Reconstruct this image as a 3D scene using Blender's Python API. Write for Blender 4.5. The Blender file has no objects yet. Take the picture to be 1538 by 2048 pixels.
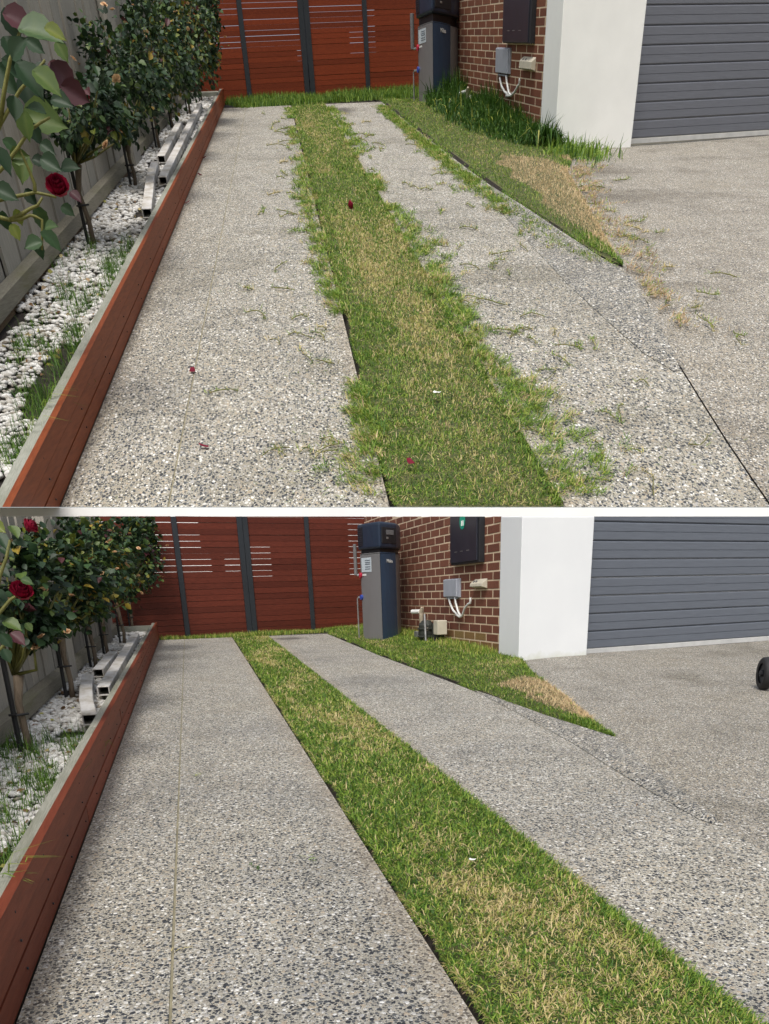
import bpy, bmesh, math, random
import numpy as np
from mathutils import Matrix, Vector

# ------------------------------------------------------------------ camera, sky, sun, exposure
SC = bpy.context.scene
COL = SC.collection
R1 = np.array([[0.988031, -0.119479, 0.097564], [-0.152778, -0.670724, 0.725802], [-0.02128, -0.732021, -0.68095]])
R2 = np.array([[0.952445, -0.133252, 0.274031], [-0.304212, -0.364355, 0.880171], [-0.01744, -0.921677, -0.387565]])
EYE = 1.0
cam = bpy.data.cameras.new('camera')
cam_o = bpy.data.objects.new('camera', cam)
COL.objects.link(cam_o)
m = Matrix.Identity(4)
for i in range(3):
    m[i][0], m[i][1], m[i][2] = R2[i, 0], -R2[i, 1], -R2[i, 2]
m[2][3] = EYE
cam_o.matrix_world = m
cam.sensor_fit = 'HORIZONTAL'
cam.sensor_width = 36.0
cam.lens = 36.0 * 1600 / 1538
cam.shift_x = -(850 - 769) / 1538
cam.shift_y = (1850 - 1024) / 1538
cam.clip_start = 0.05
cam.clip_end = 3000
SC.camera = cam_o

SUN = Vector((-0.30, -0.62, 0.95)).normalized()
world = bpy.data.worlds.new('World')
SC.world = world
world.use_nodes = True
wn = world.node_tree.nodes
bg = wn['Background']
sky = wn.new('ShaderNodeTexSky')
sky.sky_type = 'NISHITA'
sky.sun_disc = False
sky.sun_elevation = math.asin(SUN.z)
sky.sun_rotation = math.atan2(SUN.x, SUN.y)
sky.air_density = 1.0
sky.dust_density = 4.0
sky.ozone_density = 0.6
hsv = wn.new('ShaderNodeHueSaturation')
hsv.inputs['Saturation'].default_value = 0.45      # thin even cloud: the sky is nearly white
world.node_tree.links.new(sky.outputs[0], hsv.inputs['Color'])
world.node_tree.links.new(hsv.outputs[0], bg.inputs[0])
bg.inputs[1].default_value = 0.13
sun = bpy.data.lights.new('sun', 'SUN')
sun.energy = 1.5
sun.angle = math.radians(16)
sun.color = (1.0, 0.96, 0.9)
sun_o = bpy.data.objects.new('sun', sun)
COL.objects.link(sun_o)
sun_o.rotation_euler = SUN.to_track_quat('Z', 'Y').to_euler()
SC.view_settings.view_transform = 'Standard'
SC.view_settings.look = 'None'
SC.view_settings.gamma = 1.0
SC.view_settings.exposure = 0.45
SC.view_settings.use_curve_mapping = False

rng = np.random.default_rng(7)
random.seed(7)

# ------------------------------------------------------------------ the two driveways, each in its own frame (metres)
S1 = 4.3
M2 = Matrix.Translation((0, 0, EYE))
rot = R2 @ R1.T
M1 = Matrix.Identity(4)
for i in range(3):
    for j in range(3):
        M1[i][j] = rot[i, j] * S1
M1[2][3] = EYE

class Site: pass
U, L = Site(), Site()          # U: overgrown driveway on the upper terrace, L: tidy driveway below
U.k, L.k = 1, 2
U.M, L.M = M1, M2
U.ab, L.ab = (-1.0543, .0251), (-.5245, .0450)
U.zc, L.zc = (-1.34261, .015152, .107713), (-.986841, .004512, .028357)
U.gp, L.gp = np.array([2.687, 25.563, 1.452]), np.array([3.257, 13.763, -.582])
U.gd, L.gd = np.array([.963, .267, .043]), np.array([.979, .204, .010])
U.bd, L.bd = np.array([0, .996, .091]), np.array([0, 1, -.007])
U.wx, L.wx = 4.149, 3.389
U.strip = lambda y: (1.345, 2.03)
L.strip = lambda y: (1.062 - .0015 * y, 1.69 - .0101 * y)
U.joint, L.joint = .447, .358
U.y0, L.y0 = 2.6, .9
U.yend, L.yend = 23.2, 12.88
U.fw, L.fw = -.73, -.575
U.edge = [(3.19, 23.2), (3.22, 16.8), (3.25, 13.4), (3.295, 10.9), (3.342, 9.1), (3.40, 7.9), (3.495, 7.404), (3.357, 6.435), (3.107, 5.119), (3.005, 4.454), (2.922, 3.91), (2.857, 3.43), (2.74, 2.5)]
L.edge = [(2.467, 12.88), (2.56, 9.42), (2.68, 7.1), (2.745, 5.4), (2.80, 4.65), (2.881, 4.297), (2.69, 3.543), (2.56, 3.0), (2.50, 2.7), (2.46, 2.42), (2.30, 0.8)]
U.tip, L.tip = 6, 5
U.ap, L.ap = (-1.285795, .0029366, .1043732), (-1.113827, -.0090161, .0659419)
U.corner, L.corner = (4.119, 14.926, .333), (3.359, 7.549, -.650)
U.pright, L.pright = (5.335, 15.264, .265), (4.194, 7.724, -.671)
U.gl, L.gl = (5.456, 15.609, .359), (4.297, 7.899, -.632)
U.gr, L.gr = (7.588, 16.201, .427), (6.774, 8.416, -.620)
U.far, L.far = (4.149, 22.279, 1.181), (3.389, 11.449, -.563)
U.name, L.name = 'upper overgrown driveway', 'lower tidy driveway'
U.tag, L.tag = 'upper', 'lower'

def zd(s, x, y): return s.zc[0] + s.zc[1] * x + s.zc[2] * y
def W(s, w, y, h=0.0):
    x = s.ab[0] + s.ab[1] * y + w
    return np.array([x, y, zd(s, x, y) + h])
def zcut(s, x, y):                      # raked top of what stands round each driveway
    return .00597 * x + .0760 * y if s is L else -.00115 * x + .1318 * y
def gate_pt(s, a, h, off=0.0):          # a along the gate, h up, off towards the street
    hl = math.hypot(s.gd[0], s.gd[1])
    p = s.gp + s.gd / hl * a
    nrm = np.array([s.gd[1], -s.gd[0], 0]) / hl
    p = p + nrm * off
    return np.array([p[0], p[1], p[2] + h])
def gate_y(s, x): return s.gp[1] + (x - s.gp[0]) * s.gd[1] / s.gd[0]
def cl(s, p):
    p = np.array(p, float); p[2] = min(p[2], zcut(s, p[0], p[1])); return p

# ------------------------------------------------------------------ node helpers and materials
def new_mat(name):
    mt = bpy.data.materials.new(name); mt.use_nodes = True
    nt = mt.node_tree
    return mt, nt, nt.nodes['Principled BSDF']
class NB:
    def __init__(s, nt): s.nt = nt
    def n(s, t, ins=None, **kw):
        nd = s.nt.nodes.new(t)
        for k_, v in kw.items(): setattr(nd, k_, v)
        for k_, v in (ins or {}).items():
            if isinstance(v, bpy.types.NodeSocket): s.nt.links.new(v, nd.inputs[k_])
            else: nd.inputs[k_].default_value = v
        return nd
    def coord(s, scale=(1, 1, 1), rnd=False):
        tc = s.n('ShaderNodeTexCoord').outputs['Object']
        if rnd:
            oi = s.n('ShaderNodeObjectInfo').outputs['Random']
            mu = s.n('ShaderNodeMath', {0: oi, 1: 37.0}, operation='MULTIPLY').outputs[0]
            tc = s.n('ShaderNodeVectorMath', {0: tc, 1: mu}, operation='ADD').outputs[0]
        return s.n('ShaderNodeMapping', {'Vector': tc, 'Scale': scale}).outputs[0]
    def noise(s, v, sc, det=4, rough=.55, dim='3D'):
        return s.n('ShaderNodeTexNoise', {'Vector': v, 'Scale': sc, 'Detail': det, 'Roughness': rough}, noise_dimensions=dim).outputs[0]
    def ramp(s, f, stops, interp='LINEAR'):
        r = s.n('ShaderNodeValToRGB', {'Fac': f}); cr = r.color_ramp; cr.interpolation = interp
        while len(cr.elements) < len(stops): cr.elements.new(.5)
        for e, (p, c) in zip(cr.elements, stops):
            e.position = p; e.color = (*c, 1) if len(c) == 3 else c
        return r.outputs[0]
    def mix(s, f, a, b, mode='MIX'):
        nd = s.n('ShaderNodeMix', data_type='RGBA', blend_type=mode)
        for i, v in ((0, f), (6, a), (7, b)):
            if isinstance(v, bpy.types.NodeSocket): s.nt.links.new(v, nd.inputs[i])
            elif i: nd.inputs[i].default_value = (*v, 1)
            else: nd.inputs[0].default_value = v
        return nd.outputs[2]
    def math(s, op, a, b=0.0, clamp=False):
        return s.n('ShaderNodeMath', {0: a, 1: b}, operation=op, use_clamp=clamp).outputs[0]
    def bump(s, h, st, dist=.01): return s.n('ShaderNodeBump', {'Height': h, 'Strength': st, 'Distance': dist}).outputs[0]
def setp(b, nt, **kw):
    for k_, v in kw.items():
        k_ = k_.replace('_', ' ')
        if isinstance(v, bpy.types.NodeSocket): nt.links.new(v, b.inputs[k_])
        elif k_ == 'Base Color': b.inputs[k_].default_value = (*v, 1)
        else: b.inputs[k_].default_value = v

def simple(name, col, rough=.5, metal=0.0, var=.12, sc=6.0, bump=0.0, rnd=True):
    mt, nt, b = new_mat(name); q = NB(nt)
    v = q.coord((1, 1, 1), rnd)
    f = q.noise(v, sc, 5)
    lo = tuple(c * (1 - var * 1.6) for c in col); hi = tuple(min(1, c * (1 + var * 1.6)) for c in col)
    c = q.ramp(f, [(.25, lo), (.75, hi)])
    setp(b, nt, Base_Color=c, Roughness=rough, Metallic=metal)
    if bump: setp(b, nt, Normal=q.bump(q.noise(v, sc * 8, 6), bump, .01))
    return mt

def aggregate(name, cement, ky, sc1, sc2, dark, stain, r_big=.46, oil=None, edges=None):
    """washed pebble concrete: two sizes of stone in a cement matrix"""
    mt, nt, b = new_mat(name); q = NB(nt)
    v = q.coord((1, ky, 1))
    vw = q.coord((1, 1, 1))
    wob = q.n('ShaderNodeTexNoise', {'Vector': v, 'Scale': sc1 * .9, 'Detail': 2.0}, noise_dimensions='2D').outputs[1]
    wv = q.n('ShaderNodeVectorMath', {0: wob, 1: (.5, .5, .5)}, operation='SUBTRACT').outputs[0]
    wv = q.n('ShaderNodeVectorMath', {0: wv, 'Scale': .005}, operation='SCALE').outputs[0]
    vv = q.n('ShaderNodeVectorMath', {0: v, 1: wv}, operation='ADD').outputs[0]
    patch = q.noise(vw, .9, 5, .6, '2D')
    def layer(sc, rmax, keep):
        vo = q.n('ShaderNodeTexVoronoi', {'Vector': vv, 'Scale': sc, 'Randomness': 1.0}, voronoi_dimensions='2D', feature='F1')
        sep = q.n('ShaderNodeSeparateColor', {0: vo.outputs['Color']})
        rad = q.math('MULTIPLY_ADD', sep.outputs[0], rmax * .55)
        nt.nodes[-1].inputs[2].default_value = rmax * .5
        dd = q.math('SUBTRACT', rad, vo.outputs['Distance'])
        mk = q.math('MULTIPLY', dd, 14.0, True)
        kp = q.math('LESS_THAN', sep.outputs[1], keep)
        mk = q.math('MULTIPLY', mk, kp)
        col = q.ramp(sep.outputs[2], [(0, (.038, .042, .050)), (dark * .45, (.065, .072, .080)), (dark * .8, (.13, .135, .135)), (dark, (.33, .305, .26)), (dark + (1 - dark) * .30, (.44, .37, .28)), (dark + (1 - dark) * .48, (.40, .39, .37)), (dark + (1 - dark) * .70, (.62, .605, .56)), (dark + (1 - dark) * .90, (.80, .79, .75))], 'CONSTANT')
        return mk, col, q.math('MULTIPLY', dd, mk)
    m1, c1, h1 = layer(sc1, r_big, .86)
    m2, c2, h2 = layer(sc2, .49, .92)
    m3, c3, h3 = layer(sc2 * 2.1, .46, .7)
    cn = q.noise(v, 160, 3, .6, '2D')
    base = q.ramp(cn, [(.25, tuple(c * .72 for c in cement)), (.75, tuple(min(1, c * 1.22) for c in cement))])
    col = q.mix(q.math('MULTIPLY', m3, .8), base, c3)
    col = q.mix(m2, col, c2)
    col = q.mix(m1, col, c1)
    st = q.ramp(patch, [(.28, stain), (.5, (1, 1, 1)), (.8, (1.0, .985, .95))])
    col = q.mix(1.0, col, st, 'MULTIPLY')
    st2 = q.noise(vw, 3.1, 6, .65, '2D')
    col = q.mix(1.0, col, q.ramp(st2, [(.3, (.86, .85, .83)), (.6, (1, 1, 1))]), 'MULTIPLY')
    if edges:
        sx = q.n('ShaderNodeSeparateXYZ', {0: vw})
        wq = q.math('SUBTRACT', q.math('SUBTRACT', sx.outputs[0], q.math('MULTIPLY', sx.outputs[1], edges[1])), edges[0])
        for e_ in edges[2:]:
            dd_ = q.math('ABSOLUTE', q.math('SUBTRACT', wq, e_))
            dd_ = q.math('ADD', dd_, q.math('MULTIPLY', q.noise(vw, 5, 5, .7, '2D'), .12))
            col = q.mix(q.ramp(dd_, [(.05, (.30, .30, .30)), (.16, (0, 0, 0))]), col, (.30, .235, .155))
    if oil:
        mp = q.n('ShaderNodeMapping', {'Vector': vw, 'Location': (-oil[0] / oil[2], -oil[1] / oil[3], 0), 'Scale': (1 / oil[2], 1 / oil[3], 0)}).outputs[0]
        ln = q.n('ShaderNodeVectorMath', {0: mp}, operation='LENGTH').outputs['Value']
        ln = q.math('ADD', ln, q.math('MULTIPLY', q.noise(vw, 4, 4, .6, '2D'), .5))
        col = q.mix(1.0, col, q.ramp(ln, [(.55, (.42, .41, .42)), (1.0, (1, 1, 1))]), 'MULTIPLY')
    hh = q.math('ADD', h1, h2)
    setp(b, nt, Base_Color=col, Roughness=.72, Normal=q.bump(hh, .55, .012))
    b.inputs['Specular IOR Level'].default_value = .35
    return mt

def wood(name, cols, axis_scale, rough=.6, rnd=True, bump=.25, moss=None, spec=.35):
    mt, nt, b = new_mat(name); q = NB(nt)
    v = q.coord(axis_scale, rnd)
    g = q.noise(v, 5, 7, .68)
    col = q.ramp(g, [(.22, cols[0]), (.5, cols[1]), (.8, cols[2])])
    if rnd:
        oi = q.n('ShaderNodeObjectInfo').outputs['Random']
        col = q.mix(1.0, col, q.ramp(oi, [(0, (.78, .76, .76)), (.5, (1, 1, 1)), (1, (1.16, 1.12, 1.1))]), 'MULTIPLY')
    if moss:
        f = q.ramp(q.noise(q.coord((3, .8, 6), rnd), 1.6, 5, .6), [(.48, (0, 0, 0)), (.68, (1, 1, 1))])
        col = q.mix(q.math('MULTIPLY', f, .55), col, moss)
    setp(b, nt, Base_Color=col, Roughness=rough, Normal=q.bump(g, bump, .006))
    b.inputs['Specular IOR Level'].default_value = spec
    return mt

def tinted(name, stops, rough=.5, trans=.25, spec=.5):
    """plants: every blade or leaf carries its own hue in the attribute 'tint'"""
    mt, nt, b = new_mat(name); q = NB(nt)
    at = q.n('ShaderNodeAttribute', attribute_name='tint').outputs['Fac']
    col = q.ramp(at, stops)
    setp(b, nt, Base_Color=col, Roughness=rough)
    b.inputs['Specular IOR Level'].default_value = spec
    out = nt.nodes['Material Output']
    tr = q.n('ShaderNodeBsdfTranslucent', {'Color': col})
    mx = q.n('ShaderNodeMixShader', {0: trans, 1: b.outputs[0], 2: tr.outputs[0]})
    nt.links.new(mx.outputs[0], out.inputs[0])
    return mt

MT = {}
MT['slab1'] = aggregate('washed_aggregate_warm', (.37, .345, .275), .52, 66, 122, .52, (.74, .73, .70), .46, (1.75, 21.6, .42, 1.1), (-1.0543, .0251, 0.0, 1.34, 2.03))
MT['slab2'] = aggregate('washed_aggregate_cool', (.41, .385, .32), .88, 70, 126, .52, (.76, .77, .79), .47, (1.85, 12.25, .42, .45), (-.5245, .0450, 0.0, 1.04, 1.64))
MT['apron1'] = aggregate('forecourt_aggregate_upper', (.31, .275, .21), .55, 84, 165, .50, (.62, .60, .57), .44)
MT['apron2'] = aggregate('forecourt_aggregate_lower', (.32, .29, .23), .80, 80, 150, .52, (.66, .65, .62), .44)
MT['fillet1'] = aggregate('rough_aggregate_upper', (.34, .32, .265), .55, 68, 110, .68, (.8, .8, .8), .48)
MT['fillet2'] = aggregate('rough_aggregate_lower', (.36, .34, .29), .85, 68, 110, .66, (.8, .8, .8), .48)
MT['soil'] = simple('dark_soil', (.020, .014, .010), .95, 0, .5, 40, .6, False)
def thatch_mat():
    mt, nt, b = new_mat('grass_thatch'); q = NB(nt)
    v = q.coord((1, .6, 1))
    c = q.ramp(q.noise(v, 90, 6, .7), [(.3, (.018, .020, .007)), (.45, (.055, .065, .018)), (.58, (.14, .12, .05)), (.72, (.26, .21, .10))])
    c = q.mix(1.0, c, q.ramp(q.noise(v, 9, 4, .6), [(.3, (.55, .75, .5)), (.65, (1, 1, 1))]), 'MULTIPLY')
    setp(b, nt, Base_Color=c, Roughness=.95, Normal=q.bump(q.noise(v, 140, 5, .7), .8, .02))
    return mt
MT['thatch'] = thatch_mat()
MT['joint'] = simple('sandy_joint_filler', (.24, .215, .14), .9, 0, .25, 14, .2, False)
MT['earth'] = simple('ground_earth', (.16, .15, .11), .95, 0, .3, .4, .2, False)
MT['white_wall'] = simple('white_render_wall', (.84, .84, .825), .8, 0, .02, 1.2, .05, False)
MT['render'] = None
MT['slat1'] = wood('oiled_gate_timber', ((.090, .016, .0055), (.178, .032, .010), (.25, .052, .015)), (1.0, 14, 22), .6, spec=.2)
MT['slat2'] = wood('backlit_gate_timber', ((.055, .013, .008), (.105, .023, .013), (.148, .035, .020)), (1.0, 14, 22), .6, spec=.2)  # same gate timber, its backlit darkness put into the base colour
MT['backing1'] = simple('gap_light_straw', (.62, .44, .22), .9, 0, .3, 3)  # straw tone stands in for light showing through the upper gate gaps
MT['backing2'] = simple('gap_light_pale', (.50, .42, .36), .9, 0, .4, 3)  # pale tone paints the light lines between the lower gate slats
MT['charcoal'] = simple('charcoal_powdercoat', (.013, .017, .022), .62, .0, .15, 5)
MT['clad1'] = wood('cladding_stain_upper', ((.125, .030, .010), (.200, .048, .015), (.26, .068, .022)), (18, 1.2, 18), .6, True, .15, spec=.2)
MT['clad2'] = wood('cladding_stain_lower', ((.120, .028, .014), (.178, .042, .020), (.225, .058, .028)), (18, 1.2, 18), .6, True, .15, spec=.2)
MT['sleeper'] = wood('weathered_sleeper', ((.17, .175, .14), (.27, .275, .23), (.36, .36, .31)), (40, 1.2, 40), .85, True, .4, (.10, .105, .06))
MT['paling'] = wood('weathered_paling', ((.15, .14, .115), (.27, .255, .22), (.38, .36, .32)), (26, 26, 1.6), .85, True, .4)
MT['rail'] = wood('mossy_rail', ((.14, .125, .09), (.22, .205, .155), (.30, .28, .225)), (30, 1.2, 30), .85, True, .4, (.13, .125, .055))
MT['plinth'] = wood('brown_plinth', ((.10, .065, .035), (.17, .115, .065), (.22, .155, .095)), (30, 1.2, 30), .9, True, .3)
MT['mortar'] = simple('pale_mortar', (.66, .52, .36), .95, 0, .12, 30, .3, False)
MT['white_plastic'] = simple('white_plastic', (.72, .72, .69), .4, 0, .05, 6)
MT['grey_plastic'] = simple('grey_plastic', (.34, .36, .41), .5, 0, .05, 9)
MT['beige_plastic'] = simple('beige_plastic', (.52, .48, .38), .5, 0, .07, 9)
MT['heater_grey'] = simple('heater_grey_paint', (.20, .197, .20), .38, .15, .04, 3, 0, False)
MT['heater_blue'] = simple('heater_blue_paint', (.034, .064, .115), .33, .1, .06, 3, 0, False)
MT['hood'] = simple('navy_hood_plastic', (.015, .027, .052), .38, .0, .06, 3, 0, False)
MT['black'] = simple('black_plastic', (.012, .013, .016), .5, 0, .15, 8)
MT['cabinet'] = simple('cabinet_black_paint', (.024, .025, .038), .35, .1, .12, 5, 0, False)
MT['steel'] = simple('dull_steel', (.42, .42, .41), .4, .8, .2, 20)
MT['lagging'] = simple('grey_pipe_lagging', (.13, .125, .125), .8, 0, .15, 30)
MT['red'] = simple('red_valve', (.45, .02, .05), .4, 0, .1, 9)
MT['blue'] = simple('blue_valve', (.03, .06, .30), .4, 0, .1, 9)
MT['sticker'] = simple('pale_sticker', (.50, .56, .60), .45, 0, .08, 25)
MT['ink'] = simple('sticker_ink', (.10, .12, .15), .6, 0, .1, 9)
MT['brass'] = simple('weathered_brass', (.40, .34, .25), .55, .3, .25, 30)
MT['gas_body'] = simple('meter_dark_green', (.032, .036, .030), .6, .1, .3, 20)
MT['green'] = simple('green_sticker', (.0, .34, .22), .4, 0, .03, 9)
MT['downpipe'] = None
MT['bark'] = wood('rose_bark', ((.06, .045, .03), (.13, .10, .07), (.22, .175, .13)), (30, 30, 3), .9, True, .5)
MT['greenwood'] = wood('green_cane', ((.06, .07, .015), (.13, .13, .03), (.20, .18, .06)), (20, 20, 4), .6, True, .3)
MT['stake'] = simple('black_stake', (.013, .013, .014), .6, 0, .2, 9)
MT['tyre'] = simple('black_tyre_rubber', (.012, .012, .013), .7, 0, .2, 12, .2)
MT['grass'] = tinted('grass_blades', [(0, (.024, .066, .012)), (.22, (.085, .185, .022)), (.42, (.25, .37, .050)), (.58, (.42, .43, .095)), (.72, (.55, .46, .19)), (.88, (.66, .54, .30)), (.93, (.66, .49, .29)), (1, (.22, .13, .065))], .55, .3, .35)
MT['leaf'] = tinted('rose_leaves', [(0, (.009, .022, .009)), (.3, (.017, .043, .015)), (.5, (.032, .072, .020)), (.62, (.075, .118, .024)), (.72, (.14, .16, .020)), (.80, (.28, .17, .020)), (.84, (.070, .020, .022)), (1, (.060, .015, .020))], .52, .12, .4)
MT['petal'] = tinted('rose_petals', [(0, (.05, .002, .010)), (.25, (.17, .004, .022)), (.5, (.27, .006, .03)), (.7, (.36, .02, .05)), (.8, (.50, .22, .08)), (1, (.62, .42, .24))], .55, .2, .3)
MT['pebble'] = tinted('white_pebbles', [(0, (.16, .13, .09)), (.2, (.38, .355, .31)), (.55, (.58, .565, .53)), (1, (.74, .73, .70))], .75, 0.0, .3)

def render_mat():
    mt, nt, b = new_mat('white_rendered_wall'); q = NB(nt)
    v = q.coord()
    f = q.noise(v, 260, 3)
    c = q.ramp(q.noise(v, 1.6, 4), [(.3, (.72, .735, .745)), (.7, (.77, .785, .79))])
    z = q.n('ShaderNodeSeparateXYZ', {0: v}).outputs[2]
    edge = q.math('SUBTRACT', q.math('SUBTRACT', q.math('MULTIPLY', q.noise(v, 7, 5, .7), .16), .012), z)      # algae creeping up from the soil line
    alg = q.math('MULTIPLY', edge, 9.0, True)
    c = q.mix(q.math('MULTIPLY', alg, .65), c, (.40, .42, .24))
    setp(b, nt, Base_Color=c, Roughness=.85, Normal=q.bump(f, .22, .004))
    return mt
MT['render'] = render_mat()
MT['render_clean'] = simple('white_rendered_clean', (.88, .88, .85), .85, 0, .028, 2.6, .3, False)

def downpipe_mat():
    mt, nt, b = new_mat('dirty_white_downpipe'); q = NB(nt)
    v = q.coord((1, .5, 1), True)
    c = q.ramp(q.noise(v, 9, 6, .65), [(.30, (.26, .22, .16)), (.42, (.46, .43, .38)), (.6, (.60, .585, .565))])
    setp(b, nt, Base_Color=c, Roughness=.8)
    return mt
MT['downpipe'] = downpipe_mat()

def brick_mat(name, a, b_, c_):
    mt, nt, b = new_mat(name); q = NB(nt)
    v = q.coord((1, .6, 1), True)
    g = q.noise(v, 60, 5, .7)
    oi = q.n('ShaderNodeObjectInfo').outputs['Random']
    base = q.ramp(oi, [(0, a), (.5, b_), (1, c_)])
    col = q.mix(1.0, base, q.ramp(g, [(.3, (.72, .70, .70)), (.6, (1.08, 1.05, 1.02))]), 'MULTIPLY')
    setp(b, nt, Base_Color=col, Roughness=.85, Normal=q.bump(g, .35, .006))
    return mt
MT['brick1'] = brick_mat('red_brown_brick_upper', (.135, .036, .014), (.175, .050, .018), (.205, .066, .024))
MT['brick2'] = brick_mat('red_brown_brick_lower', (.125, .040, .022), (.160, .052, .028), (.19, .068, .037))
MT['brick_moss'] = brick_mat('mossy_brick', (.17, .085, .03), (.21, .115, .04), (.23, .15, .05))
def garage_mat(name, col):
    mt, nt, b = new_mat(name); q = NB(nt)
    v = q.coord((1.2, 1.2, 42), True)
    g = q.noise(v, 4, 5, .6)
    c = q.ramp(g, [(.3, tuple(x * .86 for x in col)), (.7, tuple(x * 1.12 for x in col))])
    setp(b, nt, Base_Color=c, Roughness=.5, Normal=q.bump(g, .3, .004))
    return mt
MT['garage1'] = garage_mat('garage_panel_upper', (.138, .146, .172))
MT['garage2'] = garage_mat('garage_panel_lower', (.112, .126, .152))
MT['alu'] = simple('pale_aluminium', (.55, .55, .54), .5, .2, .08, 9)

# ------------------------------------------------------------------ mesh helpers
class MB:
    def __init__(s): s.v, s.f = [], []
    def add(s, vs, fs):
        o = len(s.v); s.v += [tuple(map(float, p)) for p in vs]; s.f += [tuple(i + o for i in f) for f in fs]; return s
    def hexa(s, b4, t4):
        return s.add(list(b4) + list(t4), [(3, 2, 1, 0), (4, 5, 6, 7), (0, 1, 5, 4), (1, 2, 6, 5), (2, 3, 7, 6), (3, 0, 4, 7)])
    def box(s, o, ex, ey, ez):
        o, ex, ey, ez = map(np.asarray, (o, ex, ey, ez))
        b = [o, o + ex, o + ex + ey, o + ey]
        return s.hexa(b, [p + ez for p in b])
    def tube(s, pts, rad, n=8, cap=True):
        pts = [np.asarray(p, float) for p in pts]
        if np.isscalar(rad): rad = [rad] * len(pts)
        o = len(s.v); prev = None
        for i, p in enumerate(pts):
            t = pts[min(i + 1, len(pts) - 1)] - pts[max(i - 1, 0)]; t = t / (np.linalg.norm(t) + 1e-9)
            a = np.cross(t, [0, 0, 1.0]) if prev is None else prev - t * np.dot(prev, t)
            if np.linalg.norm(a) < 1e-4: a = np.cross(t, [1.0, 0, 0])
            a = a / np.linalg.norm(a); prev = a; b = np.cross(t, a)
            for j in range(n):
                q = 2 * math.pi * j / n
                s.v.append(tuple(p + rad[i] * (math.cos(q) * a + math.sin(q) * b)))
        for i in range(len(pts) - 1):
            for j in range(n):
                k_ = (j + 1) % n
                s.f.append((o + i * n + j, o + i * n + k_, o + (i + 1) * n + k_, o + (i + 1) * n + j))
        if cap:
            s.f.append(tuple(o + j for j in reversed(range(n)))); e = o + (len(pts) - 1) * n
            s.f.append(tuple(e + j for j in range(n)))
        return s
    def prism(s, poly, bot, top):
        n = len(poly); o = len(s.v)
        s.v += [(float(p[0]), float(p[1]), float(bot[i] if hasattr(bot, '__len__') else bot)) for i, p in enumerate(poly)]
        s.v += [(float(p[0]), float(p[1]), float(top[i] if hasattr(top, '__len__') else top)) for i, p in enumerate(poly)]
        s.f.append(tuple(o + i for i in reversed(range(n)))); s.f.append(tuple(o + n + i for i in range(n)))
        for i in range(n):
            j = (i + 1) % n; s.f.append((o + i, o + j, o + n + j, o + n + i))
        return s
    def mesh(s, name, mat, loc=(0, 0, 0), bevel=0.0, seg=1, smooth=False):
        me = bpy.data.meshes.new(name)
        v = np.array(s.v) - np.asarray(loc)
        me.from_pydata(v.tolist(), [], s.f)
        if bevel:
            bm = bmesh.new(); bm.from_mesh(me)
            bmesh.ops.recalc_face_normals(bm, faces=bm.faces)
            bmesh.ops.bevel(bm, geom=[e for e in bm.edges if e.calc_face_angle(0) > .5], offset=bevel, segments=seg, affect='EDGES', profile=.6)
            bm.to_mesh(me); bm.free()
        else:
            bm = bmesh.new(); bm.from_mesh(me); bmesh.ops.recalc_face_normals(bm, faces=bm.faces); bm.to_mesh(me); bm.free()
        if smooth: me.shade_smooth()
        me.materials.append(mat)
        return me

def mesh_np(name, V, F, mat, tint=None, smooth=False):
    me = bpy.data.meshes.new(name)
    V = np.asarray(V, np.float32); F = np.asarray(F, np.int32)
    k_ = F.shape[1]
    me.vertices.add(len(V)); me.vertices.foreach_set('co', V.ravel())
    me.loops.add(F.size); me.loops.foreach_set('vertex_index', F.ravel())
    me.polygons.add(len(F)); me.polygons.foreach_set('loop_start', np.arange(0, F.size, k_, dtype=np.int32))
    me.polygons.foreach_set('loop_total', np.full(len(F), k_, np.int32))
    if smooth: me.polygons.foreach_set('use_smooth', np.ones(len(F), bool))
    me.update(calc_edges=True); me.validate()
    if tint is not None:
        a = me.attributes.new('tint', 'FLOAT', 'POINT'); a.data.foreach_set('value', np.asarray(tint, np.float32))
    me.materials.append(mat)
    return me

def top(s, name, data, loc=(0, 0, 0), label=None, cat=None, group=None, kind=None):
    o = bpy.data.objects.new(name, data); COL.objects.link(o)
    o.matrix_world = s.M @ Matrix.Translation(Vector([float(c) for c in loc]))
    if label: o['label'] = label
    if cat: o['category'] = cat
    if group: o['group'] = group
    if kind: o['kind'] = kind
    return o
def thing(s, name, label, cat, loc, group=None):
    o = top(s, name, None, loc, label, cat, group); o['site'] = s.k; o.empty_display_size = .1
    return o
def part(root, name, data, off=(0, 0, 0), label=None, kind=None):
    o = bpy.data.objects.new(name, data); COL.objects.link(o)
    o.parent = root; o.location = [float(c) for c in off]
    if label: o['label'] = label
    if kind: o['kind'] = kind
    return o
def near_clip(me):                      # cut the terrace's ground straight along its front edge
    bm = bmesh.new(); bm.from_mesh(me)
    bmesh.ops.bisect_plane(bm, geom=bm.verts[:] + bm.edges[:] + bm.faces[:], plane_co=(0, 0, 0), plane_no=(.06297, .26796, 1.0), clear_inner=True)
    bm.to_mesh(me); bm.free(); return me

def vnoise(x, y, sc, seed=0):
    x = np.asarray(x) * sc; y = np.asarray(y) * sc
    xi = np.floor(x).astype(int); yi = np.floor(y).astype(int); xf = x - xi; yf = y - yi
    def h(a, b):
        n_ = np.sin(a * 127.1 + b * 311.7 + seed * 74.7) * 43758.5453
        return n_ - np.floor(n_)
    u = xf * xf * (3 - 2 * xf); v = yf * yf * (3 - 2 * yf)
    return (h(xi, yi) * (1 - u) + h(xi + 1, yi) * u) * (1 - v) + (h(xi, yi + 1) * (1 - u) + h(xi + 1, yi + 1) * u) * v

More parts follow.
